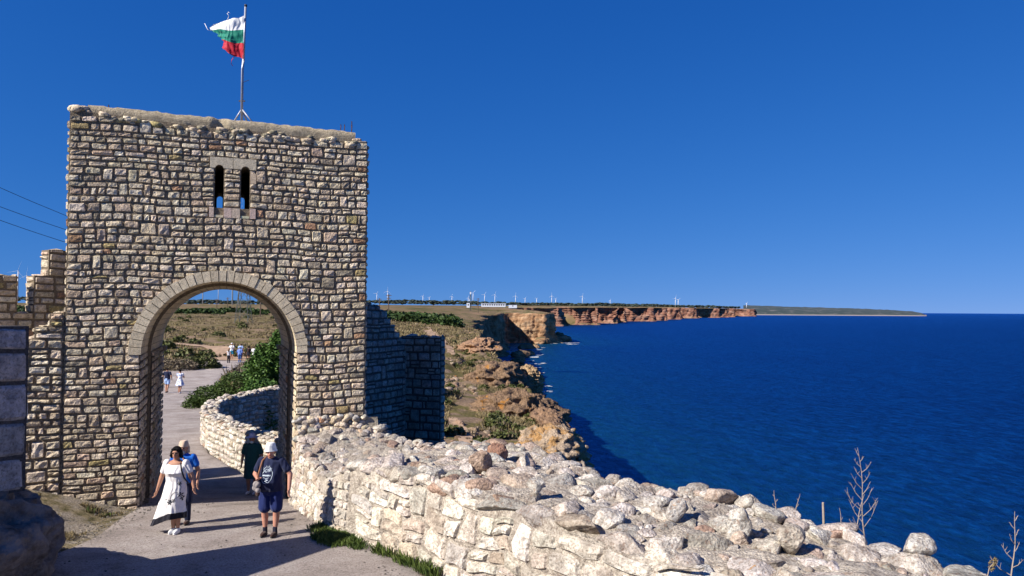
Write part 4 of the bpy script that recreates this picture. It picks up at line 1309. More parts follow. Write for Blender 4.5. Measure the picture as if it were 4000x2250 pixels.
# stones lying loose on the parapet, each a thing of its own
rl = random.Random(4)
for (x, y, z, r, s, col, lab) in (
        (0.40, 11.9, -2.72, 0.17, (1, .95, .9), (0.5, 0.48, 0.44), 'round grey stone lying loose in the hollow of the parapet top'),
        (3.05, 10.3, -2.85, 0.27, (.75, .7, 1.15), (0.62, 0.6, 0.55), 'upright white boulder on the parapet beside a deep dark gap'),
        (3.55, 9.75, -2.9, 0.24, (1, .9, .95), (0.6, 0.55, 0.47), 'squat pale boulder nearest the lower edge on the parapet rubble'),
        (-0.55, 13.7, -2.72, 0.27, (.95, .9, 1.1), (0.5, 0.38, 0.3), 'brownish upright rock with a flat side standing on the parapet rubble'),
        (0.25, 13.9, -2.78, 0.16, (.6, .8, 1.3), (0.66, 0.63, 0.58), 'narrow white slab stone tilted on the parapet rubble'),
        (-0.3, 15.0, -2.78, 0.24, (1.2, 1, .8), (0.42, 0.24, 0.17), 'reddish brown rock on the middle of the parapet top'),
        (2.35, 10.9, -2.8, 0.2, (1, .9, 1.0), (0.57, 0.55, 0.52), 'small bluish white boulder left of the upright one on the parapet'),
        (5.05, 9.55, -2.92, 0.2, (1.2, .9, .8), (0.62, 0.6, 0.56), 'pale boulder at the right end of the parapet against the sea')):
    v, f, c = rock_item(rl, (0, 0, 0), (r * s[0], r * s[1], r * s[2]), 4, col, rl.uniform(0, 3), 0.2, 0.28)
    o = mesh_obj('boulder', [tuple(q) for q in v], [tuple(int(a) for a in q) for q in f], M['rubble'], None, True, np.tile(np.array(col), (len(v), 1)), (x, y, z))
    tag(o, lab, 'rock', 'loose stones on the parapet')

# ------------------------------------------------------------------ curving wall beyond the gate, round a sunken pit
def curved_wall(name, label, pts, rowh, wid, cols, mat, th, seed, zdrop=-9.0, cat='wall'):
    rng = random.Random(seed)
    P = smooth_poly(pts, 10)
    root = tag(empty(name, (P[0][0], P[0][1], -5.0)), label, cat)
    loc = np.array(root.location)
    cum = np.concatenate([[0], np.cumsum(np.hypot(*np.diff(P[:, :2], axis=0).T))]); L = cum[-1]
    tx = np.gradient(P[:, 0]); ty = np.gradient(P[:, 1]); l = np.hypot(tx, ty); tx /= l; ty /= l
    nx, ny = -ty, tx                      # left of travel = outside
    def side(off, sgn):
        def f(u, v, w):
            u = np.asarray(u, float); v = np.asarray(v, float); w = np.asarray(w, float) + off
            g = lambda a: np.interp(u, cum, a)
            return np.stack([g(P[:, 0]) + g(nx) * w * sgn, g(P[:, 1]) + g(ny) * w * sgn, v + 0 * u], -1)
        return f
    zt = lambda u: np.interp(u, cum, P[:, 2])
    us = np.linspace(0, L, 150)
    def allowed(v):
        iv = []; on = None
        for u in us:
            if zt(u) - 0.05 > v and on is None: on = u
            if zt(u) - 0.05 <= v and on is not None: iv.append((on, u)); on = None
        if on is not None: iv.append((on, L))
        return [(a, b) for a, b in iv if b - a > 0.15]
    z0 = min(p[2] for p in pts)
    a = masonry_items(rng, stone_cells(rng, -6.4, -3.2, allowed, rowh, wid, .1, .08), side(th / 2, 1), cols, 0.05, 0.012, 0.45, 0.3, 0.06, .03)
    b = masonry_items(rng, stone_cells(rng, zdrop, -3.2, allowed, rowh, wid, .1, .08), side(th / 2, -1), cols, 0.05, 0.012, 0.45, 0.3, 0.06, .03)
    a = [(v, f[:, ::-1], c) for v, f, c in a]
    n = len(P); prof = [(1, -7), (1, 0), (0.33, 0.03), (-0.33, 0.03), (-1, 0), (-1, zdrop)]
    V = np.zeros((n, 6, 3))
    for j, (s, z) in enumerate(prof):
        V[:, j, 0] = P[:, 0] + nx * s * th / 2; V[:, j, 1] = P[:, 1] + ny * s * th / 2
        V[:, j, 2] = z if z < -1 else P[:, 2] + z - 0.04
    fast_mesh('mortar_core', V.reshape(-1, 3) - loc, grid_quads(n, 6), M['mortar'], root, False, np.tile(np.array((0.4, 0.36, 0.3)), (n * 6, 1)))
    rk = []
    u = 0
    while u < L:
        w = rng.uniform(0.12, 0.28)
        for q in (-.36, 0, .36):
            x, y = np.interp(u, cum, P[:, 0]), np.interp(u, cum, P[:, 1]); gx, gy = np.interp(u, cum, nx), np.interp(u, cum, ny)
            rk.append(rock_item(rng, (x + gx * th * q, y + gy * th * q, float(zt(u)) + rng.uniform(-.06, .06)), (w * .8, w * .7, w * .4), 2, pick(rng, cols), rng.uniform(0, 3), .2))
        u += w
    emit_rel(root, 'stone', a + b, mat, 300, True)
    emit_rel(root, 'coping_stone', rk, M['rubble'], 300, True)
    return root
curved_wall('pit_wall', 'curving low stone wall looping round the dark pit just beyond the arch',
            [(-6.6, 23.6, -4.15), (-8.3, 25.4, -4.15), (-10.1, 27.6, -4.15), (-11.7, 30.0, -4.2), (-12.55, 31.8, -4.2), (-12.95, 33.4, -4.1), (-12.6, 34.8, -4.0), (-11.9, 36.8, -3.9), (-10.4, 38.6, -3.8), (-8.2, 40.3, -3.8), (-5.5, 41.5, -4.2)],
            (0.14, 0.26), (0.2, 0.5), WHITE_COLS, M['white'], 0.62, 31)

# ------------------------------------------------------------------ dark ashlar pier on its rock, at the left
def build_pier():
    rng = random.Random(61)
    c0 = np.array([-7.3, 11.5]); d = np.array([-0.52, -0.854]); d /= np.linalg.norm(d)
    end = c0 + d * 5.0
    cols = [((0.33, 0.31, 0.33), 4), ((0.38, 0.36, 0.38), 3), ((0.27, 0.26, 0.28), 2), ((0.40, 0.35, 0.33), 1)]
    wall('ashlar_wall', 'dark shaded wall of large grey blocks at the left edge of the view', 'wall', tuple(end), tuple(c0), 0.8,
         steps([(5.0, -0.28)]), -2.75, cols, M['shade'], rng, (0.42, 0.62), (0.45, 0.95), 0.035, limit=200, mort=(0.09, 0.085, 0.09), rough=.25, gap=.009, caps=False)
    # weathered rock under it
    V, Fc = ico(6)
    a = V * (1 + 0.16 * fbm(V[:, 0] * 1.6, V[:, 1] * 1.6, V[:, 2] * 1.6, 4, 51))[:, None]
    a = a * np.array([2.25, 2.3, 1.35])[None]
    a[:, 0] += 0.35 * np.clip(a[:, 2], -1.2, .8)
    pock = np.clip(np.abs(fbm(a[:, 0] * 1.7, a[:, 1] * 1.7, a[:, 2] * 1.7, 3, 61)) - 0.16, 0, 1)
    a = a - V * (0.75 * pock)[:, None] + V * (0.07 * fbm(a[:, 0] * 5, a[:, 1] * 5, a[:, 2] * 5, 4, 71))[:, None]
    a[:, 2] = np.minimum(a[:, 2], 0.95 + 0.16 * fbm(a[:, 0] * 2, a[:, 1] * 2, 0, 3, 4))
    m = np.array(Matrix.Rotation(math.radians(-32), 3, 'Z'))
    a = a @ m.T
    o = fast_mesh('rock_outcrop', a, Fc, M['crag_dark'], None, True, np.tile(np.array((0.24, 0.21, 0.20)), (len(a), 1)))
    o.location = (-9.15, 10.95, -3.62)
    tag(o, 'pitted dark rock bulging out beneath the ashlar wall at the lower left', 'rock')
M['crag_dark'] = stone_mat('pitted_rock', 0.45, 1.0, 0.12, (0.35, 0.32, 0.3), None, False)
build_pier()

# ------------------------------------------------------------------ crags on the slope above the sea
def crag(name, label, loc, r, seed, col, mat, rz=0.0, group=None, top=None, sub=6, amp=0.35, freq=1.5):
    V, Fc = ico(sub)
    a = V * (1 + amp * fbm(V[:, 0] * freq + seed, V[:, 1] * freq, V[:, 2] * freq, 4, seed) + 0.22 * (0.5 - np.abs(fbm(V[:, 0] * 3 + seed, V[:, 1] * 3, V[:, 2] * 3, 4, seed + 3)) * 2))[:, None]
    a = a * np.array(r)[None]
    s = max(r)
    a += V * (0.05 * s * fbm(a[:, 0] * 9 / s, a[:, 1] * 9 / s, a[:, 2] * 16 / s, 4, seed + 5))[:, None]
    # bedding ledges
    a[:, :2] *= (1 + 0.06 * np.sin(a[:, 2] * 6.28 / (s * 0.16) + 2 * vnoise(a[:, 0] / s * 3, a[:, 1] / s * 3, 0, 3)))[:, None]
    m = np.array(Matrix.Rotation(rz, 3, 'Z'))
    a = a @ m.T
    o = fast_mesh(name, a, Fc, mat, None, True, np.tile(np.array(col), (len(a), 1)))
    o.location = loc
    if label: tag(o, label, 'rock', group)
    return o
crag('rock_outcrop', 'big orange-lichened boulder outcrop just beyond the parapet above the sea', (1.75, 37.0, -8.0), (2.0, 2.6, 2.25), 5, (0.46, 0.36, 0.27), M['crag_lichen'], 0.3)
crag('rock_outcrop', 'grey jagged rock shoulder dropping to the sea at the right of the orange outcrop', (2.9, 35.2, -9.6), (1.15, 2.2, 2.4), 8, (0.36, 0.31, 0.27), M['crag'], 0.2)
crag('rock_outcrop', 'dark hollowed crag on the middle of the slope', (0.4, 60.5, -9.0), (3.3, 4.2, 2.5), 12, (0.27, 0.18, 0.115), M['crag'], -0.5)
crag('rock_outcrop', 'craggy brown rock rib at the brink above the sea, below the middle of the slope', (2.5, 54, -9.0), (1.6, 4.5, 1.9), 17, (0.31, 0.2, 0.13), M['crag'], 0.1)
crag('rock_outcrop', 'upper dark crag half way up the slope', (-1.7, 84, -8.8), (3.4, 5.2, 2.9), 22, (0.27, 0.18, 0.115), M['crag'], -0.4)
crag('rock_outcrop', 'pale pointed rock jutting over the sea at the brink', (1.95, 88, -8.6), (1.6, 2.0, 2.2), 29, (0.46, 0.33, 0.2), M['crag'], 0.2)
crag('rock_outcrop', 'low rocky knoll near the top of the slope beside the trodden path', (-5.2, 128, -6.7), (3.5, 6, 2.0), 35, (0.40, 0.25, 0.16), M['crag'], 0.0)

# boulders at the foot of the cliffs and surf round them
rb = random.Random(77)
def at_px(x, y, z): 
    Yd = -z * F / (y - (787 + 0.006 * (x - 2330))); return ((x - 1288) / F * Yd, Yd)
surf = []
for (x, y, r, lab) in ((1415, 858, 7, 'larger tan boulder in the surf at the tip of the near headland'), (1400, 858, 11, 'broad rock ledge ending the near headland'), (1385, 861, 9, 'flat rock ledge on the shore under the lit cliff face'), (1362, 864, 8, 'low rock on the shore west of the headland tip'),
                       (1345, 875, 5, 'small pale reef rock below the shaded cliff'), (1325, 877, 6, 'long pale reef rock below the shaded cliff'), (1330, 893, 6, 'dark reef in shade half way along the bay'), (1310, 898, 8, 'dark rock heap at the foot of the shaded cliff'),
                       (1308, 908, 5, 'brown rock at the waterline of the bay'), (1325, 925, 4.5, 'single rounded rock standing off the shore in foam'), (1300, 915, 6, 'rock heap nearest the slope in the bay'), (1290, 925, 5, 'waterline rocks just under the slope')):
    X, Yd = at_px(x, y, SEA_Z)
    o = crag('sea_rock', lab, (X, Yd, SEA_Z + r * 0.15), (r * 1.5 * Yd / 1100, r * 2.0 * Yd / 1100, r * 0.95 * Yd / 1100), rb.randrange(99), (0.36, 0.26, 0.18), M['cliff_near'], rb.uniform(0, 3), 'rocks in the sea under the cliffs', sub=4)
    surf.append((X + r * 1.3, Yd - 4, r))
def build_surf():
    V = []; Fc = []
    rr = random.Random(3)
    spots = surf + [(at_px(1400, 862, SEA_Z)[0] + 10 * k, at_px(1420, 863, SEA_Z)[1], 6) for k in range(4)] + [(at_px(x, y, SEA_Z)[0], at_px(x, y, SEA_Z)[1], s) for x, y, s in ((1355, 915, 4), (1345, 930, 4), (1360, 938, 3), (1372, 972, 2.5), (1352, 986, 3), (1375, 985, 2), (1430, 866, 7), (1350, 880, 5))]
    for (x, y, s) in spots:
        for k in range(5):
            cx, cy = x + rr.uniform(-.5, 1.6) * s, y + rr.uniform(-1, 1) * s * 1.5
            n0 = len(V); m = 10
            for i in range(m):
                a = 6.283 * i / m; q = rr.uniform(0.5, 1.1)
                V.append((cx + math.cos(a) * s * 0.8 * q, cy + math.sin(a) * s * 0.55 * q, SEA_Z + 0.25 + 0.1 * k))
            Fc.append(tuple(range(n0, n0 + m)))
    o = mesh_obj('surf', V, Fc, M['foam'], None, False)
    tag(o, 'white foam of waves breaking round the rocks under the cliffs', 'foam', None, 'stuff')
M['foam'] = plain_mat('sea_foam', (0.65, 0.68, 0.7), 0.9, 0.2, 0.2, 0.4)
build_surf()

def build_scree():
    rr = random.Random(15); items = []; V0, F0 = ico(2); Vs = []; Fs = []; Cs = []; n0 = 0
    xs = NP.rand(2600) * 500 + 930; ys = np.exp(NP.rand(2600) * math.log(330 / 34.0) + math.log(34)); X = (xs - 1288) / F * ys
    d = coast_dist(X, ys); k = (d > 0.2) & (d < 26) & (fbm(X / 7, ys / 9, 0, 3, 45) > -.05)
    X, ys, d = X[k], ys[k], d[k]; zz = height(X, ys, d)
    for x, y, z in zip(X, ys, zz):
        r = rr.uniform(.08, .36) * (1 + y / 150) * rr.uniform(.4, 1)
        v, f, c = rock_item(rr, (x, y, z), (r * 1.3, r, r * .7), 2, pick(rr, [((0.34, 0.24, 0.17), 3), ((0.42, 0.33, 0.25), 2), ((0.24, 0.17, 0.12), 2)]), rr.uniform(0, 3), .4)
        Vs.append(v); Fs.append(f + n0); n0 += len(v); Cs.append(np.tile(np.array(c), (len(v), 1)))
    o = fast_mesh('scree', np.concatenate(Vs), np.concatenate(Fs), M['crag'], None, False, np.concatenate(Cs))
    tag(o, 'brown broken stones strewn over the slope above the sea', 'scree', None, 'stuff')
build_scree()

# ------------------------------------------------------------------ people
def blob(name, prims, voxel, mat, parent, it=3, fac=0.5):
    bm = bmesh.new()
    def ring_loft(rings):
        n = 20; vs = []
        for (c, ax, ay, f) in rings:
            vs.append([bm.verts.new(Vector(c) + ax * math.cos(6.28318 * k / n) * f[0] + ay * math.sin(6.28318 * k / n) * f[1] if len(f) == 2 else
                       Vector(c) + (ax * math.cos(6.28318 * k / n) * f[0] + ay * math.sin(6.28318 * k / n) * f[1]) * (1 + f[2] * math.sin(f[3] * 6.28318 * k / n + f[4]))) for k in range(n)])
        for a, b in zip(vs[:-1], vs[1:]):
            for k in range(n): bm.faces.new((a[k], a[(k + 1) % n], b[(k + 1) % n], b[k]))
        bm.faces.new(list(reversed(vs[0]))); bm.faces.new(vs[-1])
    for p in prims:
        if p[0] == 'e':
            c, r = Vector(p[1]), p[2]
            m = Matrix.Translation(c) @ (p[3].to_4x4() if len(p) > 3 else Matrix.Identity(4)) @ Matrix.Diagonal((*r, 1))
            bmesh.ops.create_uvsphere(bm, u_segments=16, v_segments=10, radius=1, matrix=m)
        elif p[0] == 'c':
            a, ra, b, rb = Vector(p[1]), p[2], Vector(p[3]), p[4]
            d = (b - a); L = d.length
            if L < 1e-6: continue
            d /= L; x = d.orthogonal().normalized(); y = d.cross(x)
            rings = []
            for k in range(5):
                t = math.pi / 2 * (1 - k / 5); rings.append((a - d * math.sin(t) * ra * 0.98, x, y, (max(ra * math.cos(t), ra * .12),) * 2))
            rings.append((a, x, y, (ra, ra))); rings.append((b, x, y, (rb, rb)))
            for k in range(1, 6):
                t = math.pi / 2 * k / 5; rings.append((b + d * math.sin(t) * rb * 0.98, x, y, (max(rb * math.cos(t), rb * .12),) * 2))
            ring_loft(rings)
        elif p[0] == 'l':      # vertical loft: rings (z, cx, cy, rx, ry[, fold amp, folds, phase])
            ring_loft([((q[1], q[2], q[0]), Vector((1, 0, 0)), Vector((0, 1, 0)), tuple(q[3:])) for q in p[1]])
    bmesh.ops.recalc_face_normals(bm, faces=bm.faces[:])
    me = bpy.data.meshes.new('tmp'); bm.to_mesh(me); bm.free()
    o = bpy.data.objects.new('tmp', me); C.objects.link(o)
    r = o.modifiers.new('r', 'REMESH'); r.mode = 'VOXEL'; r.voxel_size = voxel; r.adaptivity = 0
    s = o.modifiers.new('s', 'SMOOTH'); s.iterations = it; s.factor = fac
    dg = bpy.context.evaluated_depsgraph_get(); dg.update()
    me2 = bpy.data.meshes.new_from_object(o.evaluated_get(dg))
    bpy.data.objects.remove(o); bpy.data.meshes.remove(me)
    me2.name = name
    me2.polygons.foreach_set('use_smooth', [True] * len(me2.polygons))
    me2.materials.clear(); me2.materials.append(mat)
    ob = bpy.data.objects.new(name, me2)
    return link(ob, parent)

def cloth_mat(name, col, rough=0.85, var=0.12):
    m, nt, b = new_mat(name)
    p = coords(nt, False)
    n = noise_node(nt, 14, 4, 0.6, p, 0.5)
    nt.links.new(ramp(nt, n.outputs[0], [(0.3, tuple(c * (1 - var) for c in col)), (0.7, tuple(min(1, c * (1 + var)) for c in col))]), b.inputs['Base Color'])
    b.inputs['Roughness'].default_value = rough; b.inputs['Specular IOR Level'].default_value = 0.15
    b.inputs['Sheen Weight'].default_value = 0.15
    w = nt.nodes.new('ShaderNodeTexWave'); w.inputs['Scale'].default_value = 3.0; w.inputs['Distortion'].default_value = 9; w.inputs['Detail'].default_value = 2
    nt.links.new(p, w.inputs['Vector'])
    bump(nt, b, w.outputs['Fac'], 0.45, 0.02)
    return m
def skin_mat(name, col):
    m, nt, b = new_mat(name)
    n = noise_node(nt, 9, 3, 0.5, coords(nt, False))
    nt.links.new(ramp(nt, n.outputs[0], [(0.35, tuple(c * .9 for c in col)), (0.65, tuple(c * 1.1 for c in col))]), b.inputs['Base Color'])
    b.inputs['Roughness'].default_value = 0.55; b.inputs['Subsurface Weight'].default_value = 0.0; b.inputs['Specular IOR Level'].default_value = 0.35
    return m
M['skin'] = skin_mat('tanned_skin', (0.40, 0.20, 0.125))
M['skin_red'] = skin_mat('ruddy_skin', (0.46, 0.22, 0.15))
M['hair_black'] = plain_mat('black_hair', (0.006, 0.005, 0.006), 0.7, 0.12, 0.5, 60, 0.8, 0.02)
M['hair_brown'] = plain_mat('brown_hair', (0.09, 0.045, 0.02), 0.6, 0.3, 0.4, 60, 0.6, 0.02)
M['beard'] = plain_mat('grey_beard', (0.45, 0.41, 0.37), 0.8, 0.2, 0.3, 60, 0.6, 0.01)
for k, c in dict(white_linen=(0.74, 0.71, 0.69), black_cloth=(0.012, 0.012, 0.02), navy=(0.012, 0.017, 0.05), navy_shorts=(0.012, 0.022, 0.10), blue_shirt=(0.01, 0.12, 0.50), beige=(0.55, 0.41, 0.30), hat_white=(0.68, 0.68, 0.66), teal=(0.012, 0.07, 0.075),
                 hat_lilac=(0.5, 0.52, 0.72), mask_blue=(0.5, 0.66, 0.72), pale_blue=(0.32, 0.45, 0.72), denim=(0.04, 0.09, 0.24), white=(0.78, 0.78, 0.78), blue2=(0.16, 0.26, 0.62), grey=(0.5, 0.5, 0.53), turq=(0.02, 0.22, 0.36), brown_strap=(0.28, 0.13, 0.07), plaid=(0.28, 0.25, 0.24), print_white=(0.6, 0.68, 0.75), dark_shoe=(0.05, 0.025, 0.02), sole=(0.02, 0.02, 0.02), shoe_white=(0.75, 0.75, 0.75), lips=(0.35, 0.09, 0.07), glasses=(0.02, 0.008, 0.008), sock=(0.015, 0.015, 0.03), eye=(0.7, 0.7, 0.68)).items():
    M[k] = cloth_mat(k, c)

def hand(prims, w, d, side, curl=0.5, s=1.0):
    """palm, four fingers and a thumb; d = forearm direction; side = direction of the thumb"""
    d = Vector(d).normalized(); side = Vector(side); side = (side - d * side.dot(d)).normalized(); nrm = d.cross(side)
    pc = Vector(w) + d * 0.045 * s
    q = Matrix((side, nrm, d)).transposed()
    prims.append(('e', pc, (0.042 * s, 0.018 * s, 0.052 * s), q))
    for k, (o, ln) in enumerate(((0.030, 0.075), (0.011, 0.085), (-0.009, 0.080), (-0.028, 0.062))):
        a = pc + side * o * s + d * 0.035 * s
        d1 = (d + nrm * curl * 0.6 + side * o * 3).normalized(); b = a + d1 * ln * 0.5 * s
        d2 = (d + nrm * curl * 1.9).normalized(); e = b + d2 * ln * 0.5 * s
        prims.append(('c', a, .0095 * s, b, .0088 * s)); prims.append(('c', b, .0088 * s, e, .0075 * s))
    a = pc + side * 0.03 * s - d * 0.02 * s; b = a + (side * 0.8 + d * 0.6).normalized() * 0.035 * s; e = b + (d * 0.9 + side * 0.15 + nrm * curl * .5).normalized() * 0.032 * s
    prims.append(('c', a, .012 * s, b, .011 * s)); prims.append(('c', b, .011 * s, e, .009 * s))

def person(label, loc, rz=0.0, H=1.7, b=1.0, arms=None, legs=None, skin='skin', vox=0.009, parts=(), group=None, head_turn=0.0, head_fwd=0.02, belly=0.0, barefeet=False):
    root = tag(empty('person', loc, rz), label, 'person', group)
    s = H / 1.7
    hz = 1.565 * s; sh = 0.185 * s * (0.9 + 0.1 * b); shz = 1.38 * s
    hp = 0.095 * s * (0.85 + .15 * b); hipz = 0.88 * s
    J = dict(head=Vector((0, -head_fwd, hz)), shL=Vector((-sh, 0, shz)), shR=Vector((sh, 0, shz)), hipL=Vector((-hp, 0, hipz)), hipR=Vector((hp, 0, hipz)))
    if arms is None: arms = (((-.27, .02, 1.1), (-.29, -.05, .86)), ((.27, .02, 1.1), (.29, -.05, .86)))
    if legs is None: legs = (((-.1, -.03, .48), (-.1, .02, .09)), ((.1, -.02, .48), (.1, .0, .09)))
    A = [[Vector(q) * s for q in a] for a in arms]; Lg = [[Vector(q) * s for q in l] for l in legs]
    pr = []
    hd = J['head']; q = Matrix.Rotation(head_turn, 3, 'Z')
    f = lambda x, y, z: hd + q @ Vector((x, y, z)) * s
    pr += [('e', f(0, .01, .015), (.075 * s, .092 * s, .10 * s), q), ('e', f(0, -.02, -.045), (.058 * s, .066 * s, .068 * s), q), ('e', f(0, -.062, -.085), (.026 * s, .02 * s, .02 * s)),
           ('c', f(0, -.085, .015), .010 * s, f(0, -.105, -.025), .015 * s), ('e', f(-.078, .01, -.01), (.012 * s, .022 * s, .032 * s), q), ('e', f(.078, .01, -.01), (.012 * s, .022 * s, .032 * s), q),
           ('e', f(0, -.083, -.055), (.026 * s, .012 * s, .012 * s), q), ('e', f(0, -.08, .036), (.05 * s, .014 * s, .010 * s), q)]
    pr.append(('c', f(0, .02, -.06), .052 * s * (.9 + .1 * b), (0, .01, 1.40 * s), .062 * s * b))
    pr.append(('l', [(1.43 * s, 0, .01, .08 * s, .05 * s), (1.38 * s, 0, 0, .17 * s, .08 * s * b), (1.25 * s, 0, 0, .16 * s * b, .105 * s * b), (1.08 * s, 0, 0, .13 * s * b, .09 * s * b), (.95 * s, 0, 0, .15 * s * b, .10 * s * b), (.82 * s, 0, 0, .14 * s * b, .10 * s * b)]))
    for k, (sk, a) in enumerate((('shL', A[0]), ('shR', A[1]))):
        e, w = a; sg = -1 if k == 0 else 1
        pr.append(('c', J[sk], .052 * s * b, e, .042 * s * (.5 + .5 * b))); pr.append(('c', e, .043 * s * (.5 + .5 * b), w, .027 * s * (.6 + .4 * b)))
        side = Vector((0, -1, 0)) if abs((w - e).normalized().y) < 0.7 else Vector((-sg, 0, .3))
        hand(pr, w, w - e, side, 0.5 * (1 if k == 0 else -1) if abs((w - e).normalized().y) < .7 else .6, s * 1.05)
    for sk, (kn, an) in (('hipL', Lg[0]), ('hipR', Lg[1])):
        pr.append(('c', J[sk], .088 * s * b, kn, .056 * s * (.5 + .5 * b)))
        mid = kn.lerp(an, .35) + Vector((0, .018, 0)) * s
        pr.append(('c', kn, .055 * s * (.5 + .5 * b), mid, .056 * s * (.5 + .5 * b))); pr.append(('c', mid, .056 * s * (.5 + .5 * b), an, .033 * s))
        if vox < .015:
            pr.append(('e', an + Vector((0, -.05, -.045)) * s, (.040 * s, .11 * s, .032 * s)))
    blob('body', pr, vox, M[skin], root)
    ctx = dict(s=s, b=b, J=J, A=A, L=Lg, f=f, q=q, root=root, vox=vox, sh=sh, shz=shz, belly=belly)
    for p in parts: p(ctx)
    return root, ctx

def tshirt(mat, hem=.86, sleeve=.55, loose=1.0, name='t_shirt'):
    def go(c):
        s, b, v = c['s'], c['b'], c['vox']; bl = c['belly']
        pr = [('l', [(1.455 * s, 0, .01, .085 * s, .065 * s), (1.42 * s, 0, .0, .15 * s, .085 * s), (1.38 * s, 0, 0, c['sh'] + .035 * s, .105 * s * b), (1.28 * s, 0, -.01, .185 * s * (.4 + .6 * b) * loose, .13 * s * b),
                     (1.15 * s, 0, -.02 - bl * .5, .175 * s * b * loose, (.125 + bl * .5) * s * b), (1.02 * s, 0, -.02 - bl, .18 * s * b * loose, (.13 + bl * .8) * s * b, .02, 5, 1), ((hem + .04) * s, 0, -.01 - bl * .7, .185 * s * b * loose, (.135 + bl * .4) * s * b, .035, 6, 2), (hem * s, 0, -.01 - bl * .5, .185 * s * b * loose, .14 * s * b, .045, 6, 2)])]
        for k, sk in ((0, 'shL'), (1, 'shR')):
            e = c['J'][sk].lerp(c['A'][k][0], sleeve)
            pr.append(('c', c['J'][sk] + Vector((0, 0, -.005)), .07 * s * (.4 + .6 * b), e, .068 * s * (.5 + .5 * b)))
        c[name] = blob(name, pr, v * .95, M[mat], c['root'], 2)
    return go
def shorts(mat, knee=.75, name='shorts', wide=1.0):
    def go(c):
        s, b = c['s'], c['b']
        pr = [('l', [(1.0 * s, 0, 0, .155 * s * b, .115 * s * b), (.92 * s, 0, 0, .172 * s * b, .13 * s * b), (.82 * s, 0, 0, .175 * s * b, .13 * s * b), (.76 * s, 0, 0, .15 * s * b, .1 * s * b)])]
        for k, sk in ((0, 'hipL'), (1, 'hipR')):
            a = c['J'][sk]; kn = c['L'][k][0]; e = a.lerp(kn, knee)
            pr.append(('c', a, .1 * s * b * wide, e, .09 * s * b * wide))
            if knee >= 1:
                an = c['L'][k][1]; pr.append(('c', kn, .075 * s, an, .06 * s))
        c[name] = blob(name, pr, c['vox'], M[mat], c['root'], 2)
    return go
def shoes(mat, sole='sole', name='shoe', sock=None):
    def go(c):
        s = c['s']
        for k in (0, 1):
            an = c['L'][k][1]; z0 = max(0, an.z - .09 * s)
            if c['vox'] < .015:
                o = blob(name, [('e', (an.x, an.y - .055 * s, z0 + .04 * s), (.05 * s, .135 * s, .042 * s)), ('e', (an.x, an.y + .01, z0 + .06 * s), (.042 * s, .06 * s, .05 * s))], .009, M[mat], c['root'], 2)
                blob('sole', [('l', [(z0 + .0, an.x, an.y - .05 * s, .045 * s, .135 * s), (z0 + .022, an.x, an.y - .05 * s, .052 * s, .142 * s)])], .009, M[sole], o, 1)
                if sock: blob('sock', [('c', (an.x, an.y, z0 + .06 * s), .043 * s, (an.x, an.y, z0 + .15 * s), .043 * s)], .009, M[sock], c['root'], 1)
            else:
                blob(name, [('e', (an.x, an.y - .05 * s, z0 + .04 * s), (.05 * s, .13 * s, .045 * s))], .016, M[mat], c['root'], 1)
    return go
def hat(mat, brim=.135, crown_h=.11, droop=.03, flap=False, name='hat'):
    def go(c):
        s, f = c['s'], c['f']; v = min(c['vox'], .012)
        o = f(0, .01, .055)
        rg = [(o.z - droop * s, o.x, o.y, brim * s, (brim + .01) * s, .02, 3, 1), (o.z - droop * .6 * s + .004, o.x, o.y, (brim - .012) * s, (brim - .005) * s, .01, 3, 1), (o.z + .012 * s, o.x, o.y, .098 * s, .11 * s), (o.z + crown_h * .6 * s, o.x, o.y, .09 * s, .1 * s), (o.z + crown_h * s, o.x, o.y, .07 * s, .08 * s), (o.z + (crown_h + .012) * s, o.x, o.y, .03 * s, .035 * s)]
        pr = [('l', rg)]
        if flap: pr.append(('l', [(o.z - .17 * s, o.x, o.y + .09 * s, .10 * s, .03 * s, .06, 5, 0), (o.z - .02 * s, o.x, o.y + .06 * s, .105 * s, .06 * s)]))
        c['hat'] = blob(name, pr, v, M[mat], c['root'], 1)
    return go
def hair(mat, kind='short'):
    def go(c):
        s, f, q = c['s'], c['f'], c['q']; v = min(c['vox'], .014)
        if kind == 'short': pr = [('e', f(0, .022, .035), (.083 * s, .092 * s, .09 * s), q)]
        elif kind == 'bob': pr = [('e', f(0, .03, .045), (.10 * s, .10 * s, .095 * s), q), ('e', f(-.088, .02, -.02), (.034 * s, .055 * s, .085 * s), q), ('e', f(.088, .02, -.02), (.034 * s, .055 * s, .085 * s), q), ('e', f(0, .065, -.04), (.085 * s, .05 * s, .08 * s), q), ('e', f(-.03, -.06, .088), (.05 * s, .03 * s, .022 * s), q), ('e', f(.045, -.05, .09), (.04 * s, .03 * s, .022 * s), q), ('e', f(-.12, .03, -.05), (.02, .02, .03)), ('e', f(.115, .02, -.075), (.02, .03, .03))]
        elif kind == 'long': pr = [('e', f(0, .03, .03), (.088 * s, .09 * s, .09 * s), q), ('l', [(f(0, 0, -.25).z, 0, .08, .05 * s, .03), (f(0, 0, -.05).z, 0, .07, .08 * s, .05), (f(0, 0, .03).z, 0, .04, .085 * s, .07)])]
        elif kind == 'bun': pr = [('e', f(0, .022, .03), (.082 * s, .09 * s, .088 * s), q), ('e', f(0, .09, .09), (.045 * s, .04 * s, .04 * s), q)]
        blob('hair', pr, v, M[mat], c['root'], 1, .4)
    return go
